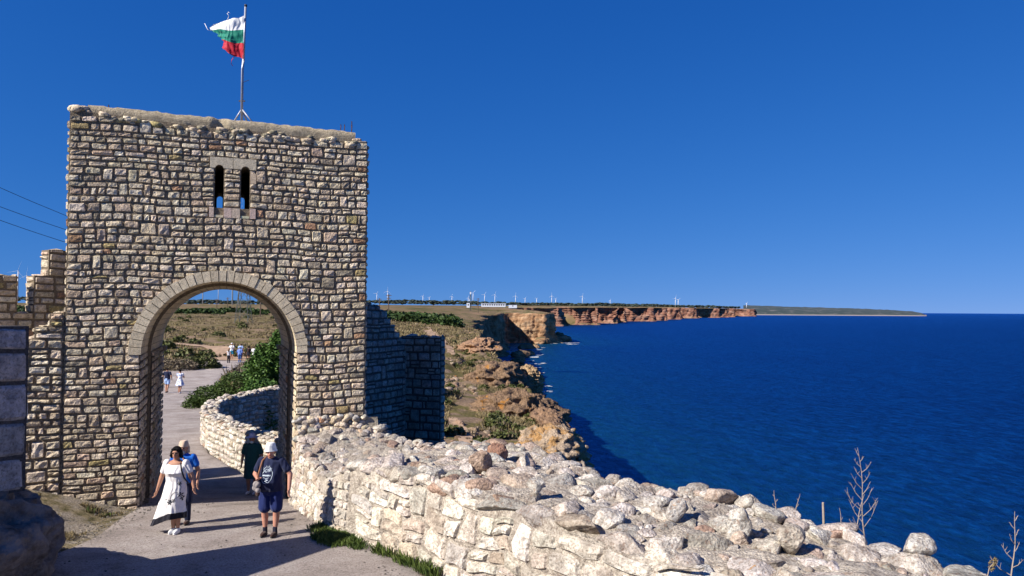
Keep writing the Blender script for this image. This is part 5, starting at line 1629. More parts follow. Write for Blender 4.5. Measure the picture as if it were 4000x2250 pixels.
def face(glasses=False, lips=True, eyes=True, beard=False):
    def go(c):
        s, f, q, r = c['s'], c['f'], c['q'], c['root']
        if glasses:
            mb = blob('sunglasses', [('e', f(-.032, -.088, .012), (.022 * s, .009 * s, .013 * s), q), ('e', f(.032, -.088, .012), (.022 * s, .009 * s, .013 * s), q), ('c', f(-.07, -.08, .018), .006, f(.07, -.08, .018), .006), ('c', f(-.07, -.08, .018), .005, f(-.08, .02, .01), .005), ('c', f(.07, -.08, .018), .005, f(.08, .02, .01), .005)], .006, M['glasses'], r, 1)
        elif eyes:
            for sx in (-.031, .031):
                blob('eye', [('e', f(sx, -.078, .01), (.014 * s, .01 * s, .008 * s), q)], .004, M['glasses'], r, 1)
        if lips: blob('lips', [('e', f(0, -.092, -.055), (.024 * s, .008 * s, .008 * s), q)], .004, M['lips'], r, 1)
        if beard: blob('beard', [('e', f(0, -.055, -.082), (.055 * s, .05 * s, .045 * s), q), ('e', f(0, -.093, -.045), (.032 * s, .012 * s, .01 * s), q)], .008, M['beard'], r, 1)
    return go
def bvh_of(o):
    me = o.data
    return BVHTree.FromPolygons([v.co for v in me.vertices], [tuple(p.vertices) for p in me.polygons])
def decal(o, name, polys, mat, off=.004):
    """flat figures laid on the front of a garment: polys in (x, z)"""
    t = bvh_of(o); V = []; Fc = []
    for pl in polys:
        n0 = len(V); ok = True; vs = []
        for x, z in pl:
            h = t.ray_cast(Vector((x, -1, z)), Vector((0, 1, 0)))
            if h[0] is None: ok = False; break
            vs.append((x, h[0].y - off, z))
        if ok: V += vs; Fc.append(tuple(range(n0, n0 + len(pl))))
    mesh_obj(name, V, Fc, mat, o, False)
def stroke(pts, w=.006):
    out = []
    for (x0, z0), (x1, z1) in zip(pts[:-1], pts[1:]):
        L = math.hypot(x1 - x0, z1 - z0) or 1; nx, nz = -(z1 - z0) / L * w / 2, (x1 - x0) / L * w / 2
        m = max(1, int(L / .03))
        for k in range(m):
            a, b_ = k / m, (k + 1) / m
            p = (x0 + (x1 - x0) * a, z0 + (z1 - z0) * a); q = (x0 + (x1 - x0) * b_, z0 + (z1 - z0) * b_)
            out.append([(p[0] + nx, p[1] + nz), (p[0] - nx, p[1] - nz), (q[0] - nx, q[1] - nz), (q[0] + nx, q[1] + nz)])
    return out
def strap(pts, r, mat='brown_strap', name='strap'):
    def go(c):
        mb = MB(); mb.tube([Vector(p) * c['s'] for p in pts], r, 6); mb.build(name, M[mat], c['root'], True)
    return go

def white_dress(c):
    s = c['s']
    pr = [('l', [(1.40 * s, 0, .015, .16 * s, .06 * s), (1.375 * s, 0, .01, .185 * s, .08 * s), (1.33 * s, 0, 0, .20 * s, .11 * s), (1.27 * s, 0, -.02, .20 * s, .15 * s), (1.20 * s, 0, -.04, .205 * s, .185 * s), (1.12 * s, 0, -.02, .195 * s, .14 * s), (1.02 * s, 0, -.015, .19 * s, .135 * s, .01, 5, 0),
                 (.90 * s, -.005, -.01, .215 * s, .155 * s, .015, 6, 1), (.78 * s, -.02, 0, .235 * s, .17 * s, .03, 6, 1.5), (.64 * s, -.06, 0, .245 * s, .18 * s, .06, 6, 2), (.52 * s, -.085, .0, .275 * s, .19 * s, .09, 6, 2.3), (.40 * s, -.11, 0, .32 * s, .20 * s, .12, 6, 2.5)])]
    for k, sk in ((0, 'shL'), (1, 'shR')):
        e = c['J'][sk].lerp(c['A'][k][0], .62); pr.append(('c', c['J'][sk], .068 * s, e, .066 * s))
    d = blob('dress', pr, .0085, M['white_linen'], c['root'], 2)
    # the hem is blown towards the left and hangs lower there
    for v in d.data.vertices:
        if v.co.z < .62:
            t = (.62 - v.co.z) / .2; v.co.z -= max(0, -v.co.x - .05) * .38 * min(t, 1.2)
    d.data.update()
    h = blob('hem_band', [('l', [(.425 * s, -.105, 0, .318 * s, .20 * s, .12, 6, 2.5), (.36 * s, -.12, 0, .335 * s, .207 * s, .125, 6, 2.6), (.30 * s, -.135, 0, .35 * s, .21 * s, .13, 6, 2.6)])], .0085, M['black_cloth'], c['root'], 2)
    for v in h.data.vertices:
        t = 1.2; v.co.z -= max(0, -v.co.x - .05) * .38 * 1.1
    h.data.update()
    def flower(x, z, r, n=6, ph=0):
        out = []
        for k in range(n):
            a = ph + 6.283 * k / n; ca, sa = math.cos(a), math.sin(a)
            out.append([(x, z), (x + r * .6 * math.cos(a - .4), z + r * .6 * math.sin(a - .4)), (x + r * ca, z + r * sa), (x + r * .6 * math.cos(a + .4), z + r * .6 * math.sin(a + .4))])
        return out
    P = flower(-.04, .62, .06) + flower(.03, .65, .04, 5, 1) + flower(.14, .76, .055, 5, .4) + flower(.17, .68, .055, 6, .2) + flower(.12, .97, .045, 5, .8)
    decal(d, 'flower_print', P, M['black_cloth'], .004)
    S = stroke([(-.04, .66), (-.02, .74), (.03, .80), (.10, .80)], .008) + stroke([(.03, .68), (.09, .70), (.15, .76)], .007) + stroke([(.14, .83), (.15, .9), (.12, .97)], .006) + stroke([(-.10, .68), (-.14, .66)], .006)
    decal(d, 'stem_print', S, M['black_cloth'], .005)

def navy_print(c):
    o = c['t_shirt']; cx, cz = -.005, 1.16
    S = []
    for k in range(9):
        a = math.pi * (k + .5) / 9; S += stroke([(cx + .055 * math.cos(a), cz + .10 + .055 * math.sin(a)), (cx + (.085 + .01 * (k % 2)) * math.cos(a), cz + .10 + (.085 + .01 * (k % 2)) * math.sin(a))], .006)
    S += stroke([(cx + .04 * math.cos(a), cz + .09 + .04 * math.sin(a)) for a in [math.pi * k / 8 for k in range(9)]], .006)
    S += stroke([(cx - .09, cz + .05), (cx - .05, cz + .10), (cx - .02, cz + .07), (cx + .01, cz + .105), (cx + .055, cz + .14), (cx + .10, cz + .07), (cx + .105, cz + .02)], .007)
    S += stroke([(cx - .09, cz + .05), (cx - .105, cz), (cx - .085, cz - .06), (cx - .05, cz - .11), (cx, cz - .125), (cx + .05, cz - .105), (cx + .09, cz - .06), (cx + .105, cz + .02)], .007)
    x = cx - .08
    for k in range(9):      # a short illegible word
        S += stroke([(x, cz + .005), (x + .004, cz + .032), (x + .010, cz + .005), (x + .015, cz + .03)], .005); x += .018
    S += stroke([(cx - .06, cz - .02), (cx, cz - .035), (cx + .05, cz - .02)], .006) + stroke([(cx - .05, cz - .05), (cx + .04, cz - .06), (cx - .03, cz - .085), (cx + .03, cz - .10)], .007)
    S += stroke([(cx + .02, cz + .08), (cx + .05, cz + .11), (cx + .06, cz + .08)], .005)
    decal(o, 'shirt_print', S, M['print_white'], .004)

def build_people():
    def gx(x, Y): return (x - 1288) / F * Y
    g = lambda x, y: float(base_height(np.array([x]), np.array([y]))[0]) + 0.03
    # the four walkers coming through the gate
    Y = 14.85; X = gx(452, Y)
    person('woman in a long white dress with a black hem and sunglasses walking towards the viewer', (X, Y, g(X, Y)), 0.0, 1.66, 1.12,
           arms=(((-.285, .0, 1.10), (-.345, -.06, .84)), ((.30, .02, 1.12), (.37, -.04, .90))), legs=(((-.04, -.02, .48), (-.04, .0, .09)), ((.06, -.02, .48), (.055, -.01, .09))), skin='skin', vox=.0085, head_turn=.05,
           parts=(white_dress, hair('hair_black', 'bob'), face(True), shoes('shoe_white', 'shoe_white'), strap([(.13, -.11, 1.40), (.17, -.15, 1.25), (.2, -.10, 1.1), (.24, .02, .96)], .014, 'black_cloth')))
    Y = 15.6; X = gx(470, Y)
    person('bearded man in a blue shirt and beige flapped sun hat behind the woman in white', (X, Y, g(X, Y)), 0.1, 1.66, 1.12,
           arms=(((-.28, .02, 1.1), (-.30, -.02, .86)), ((.29, .02, 1.1), (.31, -.08, .86))), vox=.01,
           parts=(tshirt('blue_shirt'), shorts('navy', 1.0, 'trousers'), hat('beige', .115, .10, .02, True), face(False, True, True, True), shoes('dark_shoe'), strap([(.0, -.12, 1.42), (.08, -.17, 1.3), (.14, -.17, 1.1), (.17, -.12, .95)], .016)))
    Y = 14.7; X = gx(690, Y)
    r, c = person('stout man in a navy printed shirt, navy shorts and white bucket hat', (X, Y, g(X, Y)), -0.08, 1.74, 1.22,
           arms=(((-.33, .04, 1.12), (-.16, -.26, 1.10)), ((.36, .0, 1.14), (.38, -.10, .88))), legs=(((-.105, -.05, .47), (-.10, -.02, .09)), ((.115, -.03, .48), (.10, -.04, .09))), skin='skin_red', vox=.0085, head_turn=.25, belly=.05, head_fwd=.06,
           parts=(tshirt('navy', .84, .62, 1.02), shorts('navy_shorts', .86, wide=1.06), hat('hat_white', .125, .105, .045), face(False, True, True), hair('hair_brown'), shoes('dark_shoe', 'sole', 'shoe', 'sock'),
                  strap([(-.10, .02, 1.46), (-.13, -.11, 1.40), (-.145, -.22, 1.22), (-.15, -.27, 1.12)], .020)))
    navy_print(c)
    # the bundle he holds: a rolled checked shirt over a bag, and a stick
    s = c['s']
    bl = tag(empty('bundle', Vector(r.location) + Vector((-.19, -.27, .98))), 'crumpled checked cloth bundle held in the hand of the man in navy', 'cloth bundle')
    blob('cloth', [('e', (0, 0, .04), (.075, .06, .07)), ('e', (-.03, .01, -.03), (.06, .05, .06)), ('e', (.03, -.01, -.07), (.05, .045, .05))], .01, M['plaid'], bl, 1)
    blob('camera_case', [('e', (.02, 0, -.13), (.045, .035, .06))], .01, M['dark_shoe'], bl, 1)
    Y = 20.2; X = gx(641, Y)
    r, c = person('woman in dark teal dress, wide hat and lowered face mask behind the stout man', (X, Y, g(X, Y)), 0.0, 1.58, 1.12,
           arms=(((-.27, .02, 1.1), (-.27, -.06, .87)), ((.27, .02, 1.1), (.24, -.12, .93))), vox=.011, head_turn=.2,
           parts=(tshirt('teal', .86, .7), hat('hat_lilac', .19, .11, .0), hair('hair_brown'), face(False, False, True), shoes('shoe_white')))
    s = c['s']
    blob('skirt', [('l', [(.98 * s, 0, 0, .19 * s, .14 * s), (.85 * s, 0, 0, .21 * s, .155 * s, .02, 6, 0), (.65 * s, 0, 0, .215 * s, .16 * s, .05, 6, .4), (.46 * s, 0, 0, .22 * s, .165 * s, .08, 6, .6)])], .011, M['teal'], r, 2)
    f = c['f']
    blob('face_mask', [('e', f(0, -.075, -.08), (.055 * s, .04 * s, .035 * s), c['q'])], .008, M['mask_blue'], r, 1)
    st = MB(); st.tube([(0, 0, 0), (0.01, .02, .45), (0.0, .03, .92)], .011, 6)
    o = st.build('walking_stick', M['twig']); o.location = (gx(655, 19.6), 19.6, g(gx(655, 19.6), 19.6))
    tag(o, 'thin walking stick standing between the woman in teal and the stout man', 'walking stick')
    # walkers on the road beyond, seen from behind
    def far(label, x, Y, H, parts, rz=math.pi, arms=None, legs=None, b=1.0, vox=.02):
        X = gx(x, Y)
        return person(label, (X, Y, float(height(np.array([X]), np.array([Y]))[0]) + .03), rz, H, b, arms, legs, vox=vox, parts=parts, group='people walking away along the road')
    wk = (((-.1, .06, .48), (-.09, .20, .13)), ((.09, -.1, .49), (.09, -.02, .09)))
    far('man in navy shirt and pale blue shorts walking away, far down the road', 425, 53, 1.74, (tshirt('navy', .88), shorts('pale_blue', .62), hair('hair_black'), shoes('dark_shoe')), legs=wk, arms=(((-.3, .05, 1.12), (-.26, -.1, .95)), ((.28, .02, 1.1), (.29, -.05, .86))), b=1.08, vox=.016)
    def summer(c):
        s = c['s']; d = blob('dress', [('l', [(1.42 * s, 0, 0, .14, .07), (1.38 * s, 0, 0, .19 * s, .10 * s), (1.2 * s, 0, 0, .165 * s, .13 * s), (1.05 * s, 0, 0, .14 * s, .115 * s), (.9 * s, 0, 0, .2 * s, .16 * s, .05, 6, 0), (.56 * s, .0, 0, .30 * s, .23 * s, .1, 6, .5)]), ('c', c['J']['shL'], .06, c['J']['shL'].lerp(c['A'][0][0], .4), .06), ('c', c['J']['shR'], .06, c['J']['shR'].lerp(c['A'][1][0], .4), .06)], .016, M['print_dress'], c['root'], 2)
    mm, nt, bb = new_mat('print_dress'); nn = noise_node(nt, 9, 2, .5, coords(nt)); nt.links.new(ramp(nt, nn.outputs[0], [(.5, (0.8, 0.8, 0.8)), (.53, (.25, .32, .6))]), bb.inputs['Base Color']); M['print_dress'] = mm
    far('woman in a white dress with a blue print walking away along the road', 457, 52.5, 1.68, (summer, hair('hair_black', 'bun'), shoes('shoe_white')), arms=(((-.24, -.1, 1.12), (-.14, -.22, 1.15)), ((.24, -.1, 1.12), (.14, -.22, 1.15))), legs=wk, vox=.016)
    far('man in a white shirt and white cap, furthest left in the walking group', 585.5, 84, 1.80, (tshirt('white', .9), shorts('turq', .7), hat('white', .1, .09, .01, name='cap'), shoes('dark_shoe'), strap([(-.15, .16, 1.42), (.0, .17, 1.25), (.16, .15, 1.05)], .02, 'black_cloth')), arms=(((-.3, .02, 1.14), (-.25, -.1, .98)), ((.3, .02, 1.15), (.22, -.08, 1.0))))
    far('girl with long hair and grey tank top in the walking group', 578, 79, 1.5, (tshirt('grey', .92, .05), shorts('black_cloth', 1.0, 'leggings'), hair('hair_brown', 'long'), shoes('dark_shoe')), b=.92)
    far('man in a pale blue shirt partly hidden in the middle of the walking group', 608, 84, 1.78, (tshirt('pale_blue', .88), shorts('denim', .8), hair('hair_brown'), shoes('dark_shoe')), b=1.08)
    far('woman in a blue blouse and jeans in the middle of the walking group', 606, 80, 1.66, (tshirt('blue2', .84, .9, 1.1), shorts('denim', 1.0, 'jeans'), hair('hair_black'), shoes('dark_shoe')), b=1.12)
    def bdress(c):
        s = c['s']; blob('dress', [('l', [(1.42 * s, 0, 0, .15, .08), (1.38 * s, 0, 0, .20 * s, .11 * s), (1.1 * s, 0, 0, .17 * s, .13 * s), (.9 * s, 0, 0, .22 * s, .17 * s), (.66 * s, 0, 0, .28 * s, .2 * s, .08, 6, 0)]), ('c', c['J']['shL'], .06, c['A'][0][0], .055), ('c', c['J']['shR'], .06, c['A'][1][0], .055)], .02, M['black_cloth'], c['root'], 2)
        blob('backpack', [('e', (0, .14, 1.2 * s), (.13, .08, .18))], .02, M['dark_shoe'], c['root'], 1)
    far('woman in a short black dress with a backpack at the right of the walking group', 628.5, 82, 1.66, (bdress, hair('hair_black', 'bob'), shoes('dark_shoe')))
    far('person in white half hidden by the tree beside the walking group', 641, 82, 1.62, (tshirt('white', .6, .8), shorts('white', .9), hair('hair_brown'), shoes('shoe_white')))
build_people()

# ------------------------------------------------------------------ flag and pole
def build_flag():
    base = Vector((-6.62, 18.4, 4.55))
    root = tag(empty('flagpole', base), 'tall grey metal flagpole on a tripod foot on top of the gate tower', 'flagpole')
    M['pole'] = plain_mat('galvanised_pole', (0.34, 0.36, 0.42), 0.5, 0.5, 0.2, 8, 0, 0, 0.4)
    mb = MB(); mb.tube([(0, 0, 0.0), (0, 0, 1.3), (0.02, 0, 1.55)], 0.032, 8); mb.build('pole', M['pole'], root, True)
    mb = MB(); mb.tube([(0.02, 0, 1.5), (0.05, 0, 2.85)], 0.028, 8); mb.build('pole', M['pole'], root, True)
    mb = MB(); mb.tube([(0.05, 0, 2.85), (0.055, 0, 2.9)], 0.036, 8); mb.build('cap', M['iron'], root, True)
    for a in (2.6, -0.4, 1.3):
        mb = MB(); mb.tube([(0, 0, .32), (math.cos(a) * .32, math.sin(a) * .25, -0.02)], 0.02, 6); mb.build('brace', M['pole'], root, True)
    mb = MB(); mb.box((0, 0, .52), (.15, .03, .03)); mb.build('clamp', M['iron'], root)
    mb = MB(); mb.tube([(0.02, 0, .98), (.09, -.02, 1.0), (.17, -.02, 1.03)], .006, 4); mb.build('hook', M['iron'], root)
    # torn three-coloured flag: hoist at the pole, blown to the left
    nu, nv = 44, 44
    fl = tag(empty('flag', base + Vector((0.03, -0.035, 1.53))), 'torn white, green and red striped flag flying left from the pole', 'flag')
    top = lambda u: 1.55 - .12 * u / .8 - .18 * max(0, u / .8 - .55) ** 1.2
    bands = (('white_stripe', (0.80, 0.80, 0.80), .68, 1.0), ('green_stripe', (0.006, 0.19, 0.13), .355, .68), ('red_stripe', (0.42, 0.012, 0.03), 0.0, .355))
    def P(u, t):
        # t: 0 bottom .. 1 top; free edge torn back towards the bottom
        wid = interp(t, [(0, .42), (.12, .60), (.30, .56), (.40, .62), (.55, .78), (.68, .90), (.8, .97), (.92, .82), (1, .60)])
        wid = wid + .022 * float(vnoise(t * 26, 0, 0, 3)) + .03 * float(vnoise(t * 9, 0, 0, 13))
        x = -u * wid * 1.12
        sag = (.10 * u + .05 * u * u) * (1 - t)
        z = t * 1.36 - .16 * u * t ** 2 * 1.0 + .22 * u * (1 - t) + .03 * math.sin(u * 7 + t * 3)
        y = .05 * math.sin(u * 6 + t * 3.0) * (.3 + u) + .012 * math.sin(u * 15 - t * 8) + .007 * math.sin(t * 18 + u * 5)
        return (x, y, z)
    for name, col, t0, t1 in bands:
        V = [P(i / (nu - 1), t0 + (t1 - t0) * j / (nv - 1)) for i in range(nu) for j in range(nv)]
        M[name] = cloth_mat(name, col, .6, .05)
        V = [(a * .8, b_, c_ * .79) for a, b_, c_ in V]
        fast_mesh(name, V, grid_quads(nu, nv), M[name], fl)
    for pts, mt in (([P(.98, .72), (-1.02, 0, .90), (-1.12, .02, .94), (-1.2, 0, 1.12)], 'white_stripe'), ([P(.8, 1), (-.46, .0, 1.36), (-.52, .0, 1.44), (-.48, .0, 1.48), (-.44, 0, 1.45)], 'white_stripe'), ([P(.55, 0), (-.36, 0, -.02), (-.38, .02, -.12), (-.32, 0, -.2)], 'red_stripe')):
        pts = [(a * .8, b_, c_ * .79) for a, b_, c_ in pts]
        mb = MB(); mb.tube(pts, .007, 5); mb.build('torn_thread', M[mt], fl, True)
build_flag()

# ------------------------------------------------------------------ power lines, pylon, turbines, far buildings
M['steel'] = plain_mat('pylon_steel', (0.10, 0.11, 0.10), 0.6, 0.4, 0.3, 1)
M['white_paint'] = plain_mat('white_paint', (0.62, 0.65, 0.70), 0.5, 0.4, 0.03, 1)
M['wood'] = plain_mat('pole_wood', (0.12, 0.09, 0.07), 0.9, 0.1, 0.3, 3)
def pxp(x, y, Y):
    """a point at depth Y that is seen at x, y in the picture"""
    d = cam.matrix_world.to_3x3() @ Vector(((x - 1288) / F, (724.5 - y) / F, -1))
    return Vector((d.x, d.y, d.z)) * (Y / d.y)
def ground_at(x, Y):
    X = (x - 1288) / F * Y
    return X, float(height(np.array([X]), np.array([float(Y)]), np.array([500.0]))[0])
for i, (ya, yb, lab) in enumerate(((472, 540, 'highest of the three thin power cables in the sky left of the tower'), (520, 576, 'middle one of the three thin power cables in the sky left of the tower'), (554, 608, 'lowest of the three thin power cables in the sky left of the tower'))):
    k1 = (yb - ya) / 160
    a = pxp(-400, ya - (k1 + .03) * 400, 62); m = pxp(0, ya, 74); b_ = pxp(160, yb, 80); e = pxp(330, yb + (k1 - .02) * 170, 87)
    pts = [tuple(q) for q in smooth_poly([tuple(v) for v in (a, m, b_, e)], 8)]
    mb = MB(); mb.tube(pts, 0.028, 5); o = mb.build('power_cable', M['iron']); tag(o, lab, 'power line', 'power cables left of the tower')

def pylon():
    Y = 216; X, z0 = ground_at(614, Y)
    root = tag(empty('lattice_pylon', (X, Y, z0 - .3)), 'lattice electricity pylon standing in the scrub seen through the arch', 'pylon')
    H = 19.0; w0 = 1.9; w1 = 0.35
    def w(z): return w0 + (w1 - w0) * z / H
    for sx in (-1, 1):
        for sy in (-1, 1):
            mb = MB(); mb.tube([(sx * w0, sy * w0, 0), (sx * w1, sy * w1, H)], .10, 5); mb.build('leg', M['steel'], root)
    z = 1.0; k = 0
    while z < H - 1:
        z2 = min(z + 2.0 * w(z) * 0.9 + .3, H)
        for sx, sy, tx_, ty in ((-1, -1, 1, -1), (1, -1, 1, 1), (1, 1, -1, 1), (-1, 1, -1, -1)):
            mb = MB(); mb.tube([(sx * w(z), sy * w(z), z), (tx_ * w(z2), ty * w(z2), z2)], .055, 4); mb.tube([(tx_ * w(z), ty * w(z), z), (sx * w(z2), sy * w(z2), z2)], .055, 4); mb.build('cross_brace', M['steel'], root)
        z = z2
    for zz, l in ((H - .5, 2.6), (H - 3, 3.2)):
        mb = MB(); mb.tube([(-l, 0, zz), (l, 0, zz)], .09, 4); mb.build('cross_arm', M['steel'], root)
pylon()

def turbine(x, ytop, ybase, Y, lab, rot=0.3, group='wind turbines on the horizon'):
    """hub seen at ytop, foot hidden behind the land at ybase"""
    p = pxp(x, ytop, Y); g = pxp(x, ybase + 3, Y).z
    root = tag(empty('wind_turbine', (p.x, p.y, g)), lab, 'wind turbine', group)
    h = p.z - g; px = Y / F
    r0 = max(0.75 * px, 1.2)
    mb = MB(); mb.tube([(0, 0, -5), (0, 0, h)], [r0 * 1.15, r0 * .7], 8); mb.build('tower', M['white_paint'], root, True)
    mb = MB(); mb.box((0, 1.0 * px, h + 0.8 * px), (1.4 * px, 4.0 * px, 1.3 * px)); mb.build('nacelle', M['white_paint'], root)
    L = h * 0.42
    for k in range(3):
        a = rot + k * 2.0944
        d = Vector((math.sin(a), 0, math.cos(a)))
        mb = MB(); mb.tube([Vector((0, -2.2 * px, h + .8 * px)), Vector((0, -2.2 * px, h + .8 * px)) + d * L * .3, Vector((0, -2.0 * px, h + .8 * px)) + d * L], [.2 * px, .24 * px, .06 * px], 5); mb.build('blade', M['white_paint'], root)
    return root
T = [(46, 682, 744, 1500, 'larger wind turbine seen in the gap of the battlements at the far left', .35), (68, 694, 744, 1800, 'wind turbine half hidden by the merlon at the far left', 2.2),
     (512, 640, 756, 2000, 'left wind turbine tower rising behind the scrub inside the arch', .2), (550, 700, 757, 3400, 'smallest distant wind turbine inside the arch', .2), (588, 560, 757, 1500, 'left one of the close pair of turbine towers inside the arch', .8), (603, 575, 757, 1550, 'right one of the close pair of turbine towers inside the arch', .1),
     (948, 739, 758, 5500, 'tiny wind turbine just right of the tower edge', .5), (975, 733, 759, 4200, 'wind turbine above the stepped end of the dark rampart', .1), (1064, 746, 760, 7000, 'first of the faint turbines right of the rampart', .6), (1080, 750, 760, 8500, 'faintest turbine right of the rampart', .9),
     (1137, 746, 760, 6500, 'small turbine left of the radio mast', .2), (1178, 750, 761, 8000, 'very small turbine beside the left foot of the radio mast', .3), (1190, 738, 761, 5200, 'turbine just right of the radio mast', .7), (1219, 742, 761, 6000, 'turbine between the radio mast and the white building', .5),
     (1245, 742, 762, 4600, 'turbine above the left half of the long white building', .3), (1297, 745, 763, 4600, 'turbine right of the long white building', .15), (1321, 752, 763, 7500, 'small turbine between two larger ones right of the white building', .5), (1350, 752, 763, 7500, 'small turbine above the left part of the red cliff', .9),
     (1388, 745, 764, 4800, 'taller turbine above the left part of the red cliff', .0), (1398, 753, 764, 7600, 'small turbine close beside the taller one above the red cliff', .6), (1465, 746, 765, 5000, 'lone turbine above the middle of the red cliff', .3), (1535, 757, 767, 9000, 'tiny lone turbine above the middle of the red cliff, right of the larger one', .3),
     (1699, 751, 769, 6500, 'left turbine of the pair above the far red cliff', .2), (1706, 755, 769, 7500, 'right turbine of the pair above the far red cliff', .8), (1878, 764, 771, 10500, 'last tiny turbine above the end of the red cliff', .4)]
for x, yt, yb, Y, lab, rot in T: turbine(x, yt, yb, Y, lab, rot)

def mast(x, ytop, Y, lab, w=1.2, dishes=True):
    X, z0 = ground_at(x, Y); p = pxp(x, ytop, Y); h = p.z - z0
    root = tag(empty('radio_mast' if dishes else 'power_pole', (X, Y, z0)), lab, 'mast' if dishes else 'power pole', None if dishes else 'power poles on the plateau')
    if dishes:
        for sx, sy in ((-1, -1), (1, -1), (0, 1)):
            mb = MB(); mb.tube([(sx * w, sy * w, 0), (sx * w * .4, sy * w * .4, h)], .16, 4); mb.build('leg', M['steel'], root)
        mb = MB(); z = 1
        while z < h - 3:
            q = w * (1 - .6 * z / h); mb.tube([(-q, -q, z), (q, -q, z + 2.4)], .1, 4); mb.tube([(q, -q, z), (-q, -q, z + 2.4)], .1, 4); z += 2.6
        mb.build('lattice', M['steel'], root)
        mb = MB(); mb.box((0, -.8, h - 1.5), (1.1, .8, 1.8)); mb.build('antenna', M['white_paint'], root)
        mb = MB(); mb.box((-.9, -.9, h * .55), (.8, .6, .9)); mb.build('dish', M['white_paint'], root)
    else:
        mb = MB(); mb.tube([(0, 0, -1), (0, 0, h)], .22, 6); mb.build('post', M['wood'], root)
        mb = MB(); mb.box((0, 0, h - .6), (2.4, .25, .3)); mb.build('cross_arm', M['wood'], root)
        mb = MB(); mb.box((0, 0, h - 1.8), (1.8, .25, .3)); mb.build('cross_arm', M['wood'], root)
mast(1184, 733, 640, 'tall lattice radio mast beside a white hut on the plateau', 1.0)
for x, yt, Y, lab in ((978, 740, 330, 'double power pole behind the top of the rampart'), (955, 750, 420, 'left power pole behind the rampart near the tower'), (1203, 750, 520, 'dark power pole right of the radio mast'), (656, 742, 300, 'power pole in the scrub right of the pylon inside the arch'), (546, 752, 420, 'thin power pole left of the pylon inside the arch'), (573, 748, 500, 'distant power pole next to the pylon inside the arch')):
    mast(x, yt, Y, lab, dishes=False)

def long_building():
    Y = 640; xa, xb = 1211, 1272
    Xa = (xa - 1288) / F * Y; Xb = (xb - 1288) / F * Y; W = Xb - Xa
    _, z0 = ground_at(1240, Y); z0 = pxp(1240, 770.5, Y).z; h = pxp(1240, 764, Y).z - z0
    root = tag(empty('long_building', (Xa, Y, z0)), 'long low white building with a row of dark windows on the plateau', 'building')
    mb = MB(); mb.box((W / 2, 3, h / 2 - .25), (W, 6, h + .5)); mb.build('wall', M['white_paint'], root)
    mb = MB(); mb.box((W / 2, 3, h + .15), (W + .6, 6.6, .3)); mb.build('roof', M['white_paint'], root)
    for k in range(10):
        mb = MB(); mb.box((W * (k + .8) / 10.6, -.03, h * .55), (W * .055, .1, h * .42)); w = mb.build('window', M['iron'], root)
    for (x, y0, w_, d, lab) in ((1178, 769.5, 2.6, 3, 'small white hut at the foot of the radio mast'), (1290, 770.5, 7, 5, 'low white shed right of the long white building')):
        p = pxp(x, y0 + 1.5, Y); r = tag(empty('shed', p), lab, 'shed')
        hh = 3.2 if x < 1200 else 1.8
        mb = MB(); mb.box((0, 0, hh / 2 - .5), (w_ * 1.0, d, hh + 1)); mb.build('wall', M['white_paint'], r)
        mb = MB(); mb.box((0, 0, hh + .1), (w_ * 1.0 + .4, d + .4, .2)); mb.build('roof', M['concrete'], r)
        mb = MB(); mb.box((0, -d / 2 - .03, hh * .45), (.9, .06, 1.4 if x < 1200 else .9)); mb.build('door', M['iron'], r)
long_building()

# ------------------------------------------------------------------ vegetation
def tufts(name, label, pts, blade, h, mat, per=14, spread=0.5, cat='grass', kind='stuff'):
    """pts (n,3): tufts made of thin upright blades"""
    n = len(pts)
    P = np.repeat(pts, per, 0); m = len(P)
    a = NP.rand(m) * 6.283; rr = NP.rand(m) ** .7 * spread
    sc = np.repeat(0.6 + 0.8 * NP.rand(n), per)
    B = P + np.stack([np.cos(a) * rr * h * sc, np.sin(a) * rr * h * sc, -0.05 * h + 0 * a], -1)
    lean = NP.rand(m) * .8 * h * sc; b2 = a + NP.randn(m) * .7
    hh = h * sc * (0.5 + NP.rand(m) * .7)
    Tp = B + np.stack([np.cos(b2) * lean, np.sin(b2) * lean, hh], -1)
    t = NP.rand(m) * 6.283; wv = np.stack([np.cos(t), np.sin(t), 0 * t], -1) * blade
    mid = (B + Tp) / 2 + np.stack([0 * a, 0 * a, hh * .12], -1)
    V = np.stack([B - wv * .5, B + wv * .5, mid + wv * .7, Tp, mid - wv * .7], 1).reshape(-1, 3)
    i = np.arange(m) * 5
    Q = np.concatenate([np.stack([i, i + 1, i + 2, i + 4], -1)]); T3 = np.stack([i + 4, i + 2, i + 3, i + 3], -1)
    me = bpy.data.meshes.new(name)
    faces = [tuple(q) for q in Q.tolist()] + [tuple(q[:3]) for q in T3.tolist()]
    me.from_pydata(V.tolist(), [], faces); finish(me, mat, False)
    o = link(bpy.data.objects.new(name, me)); tag(o, label, cat, None, kind)
    return o

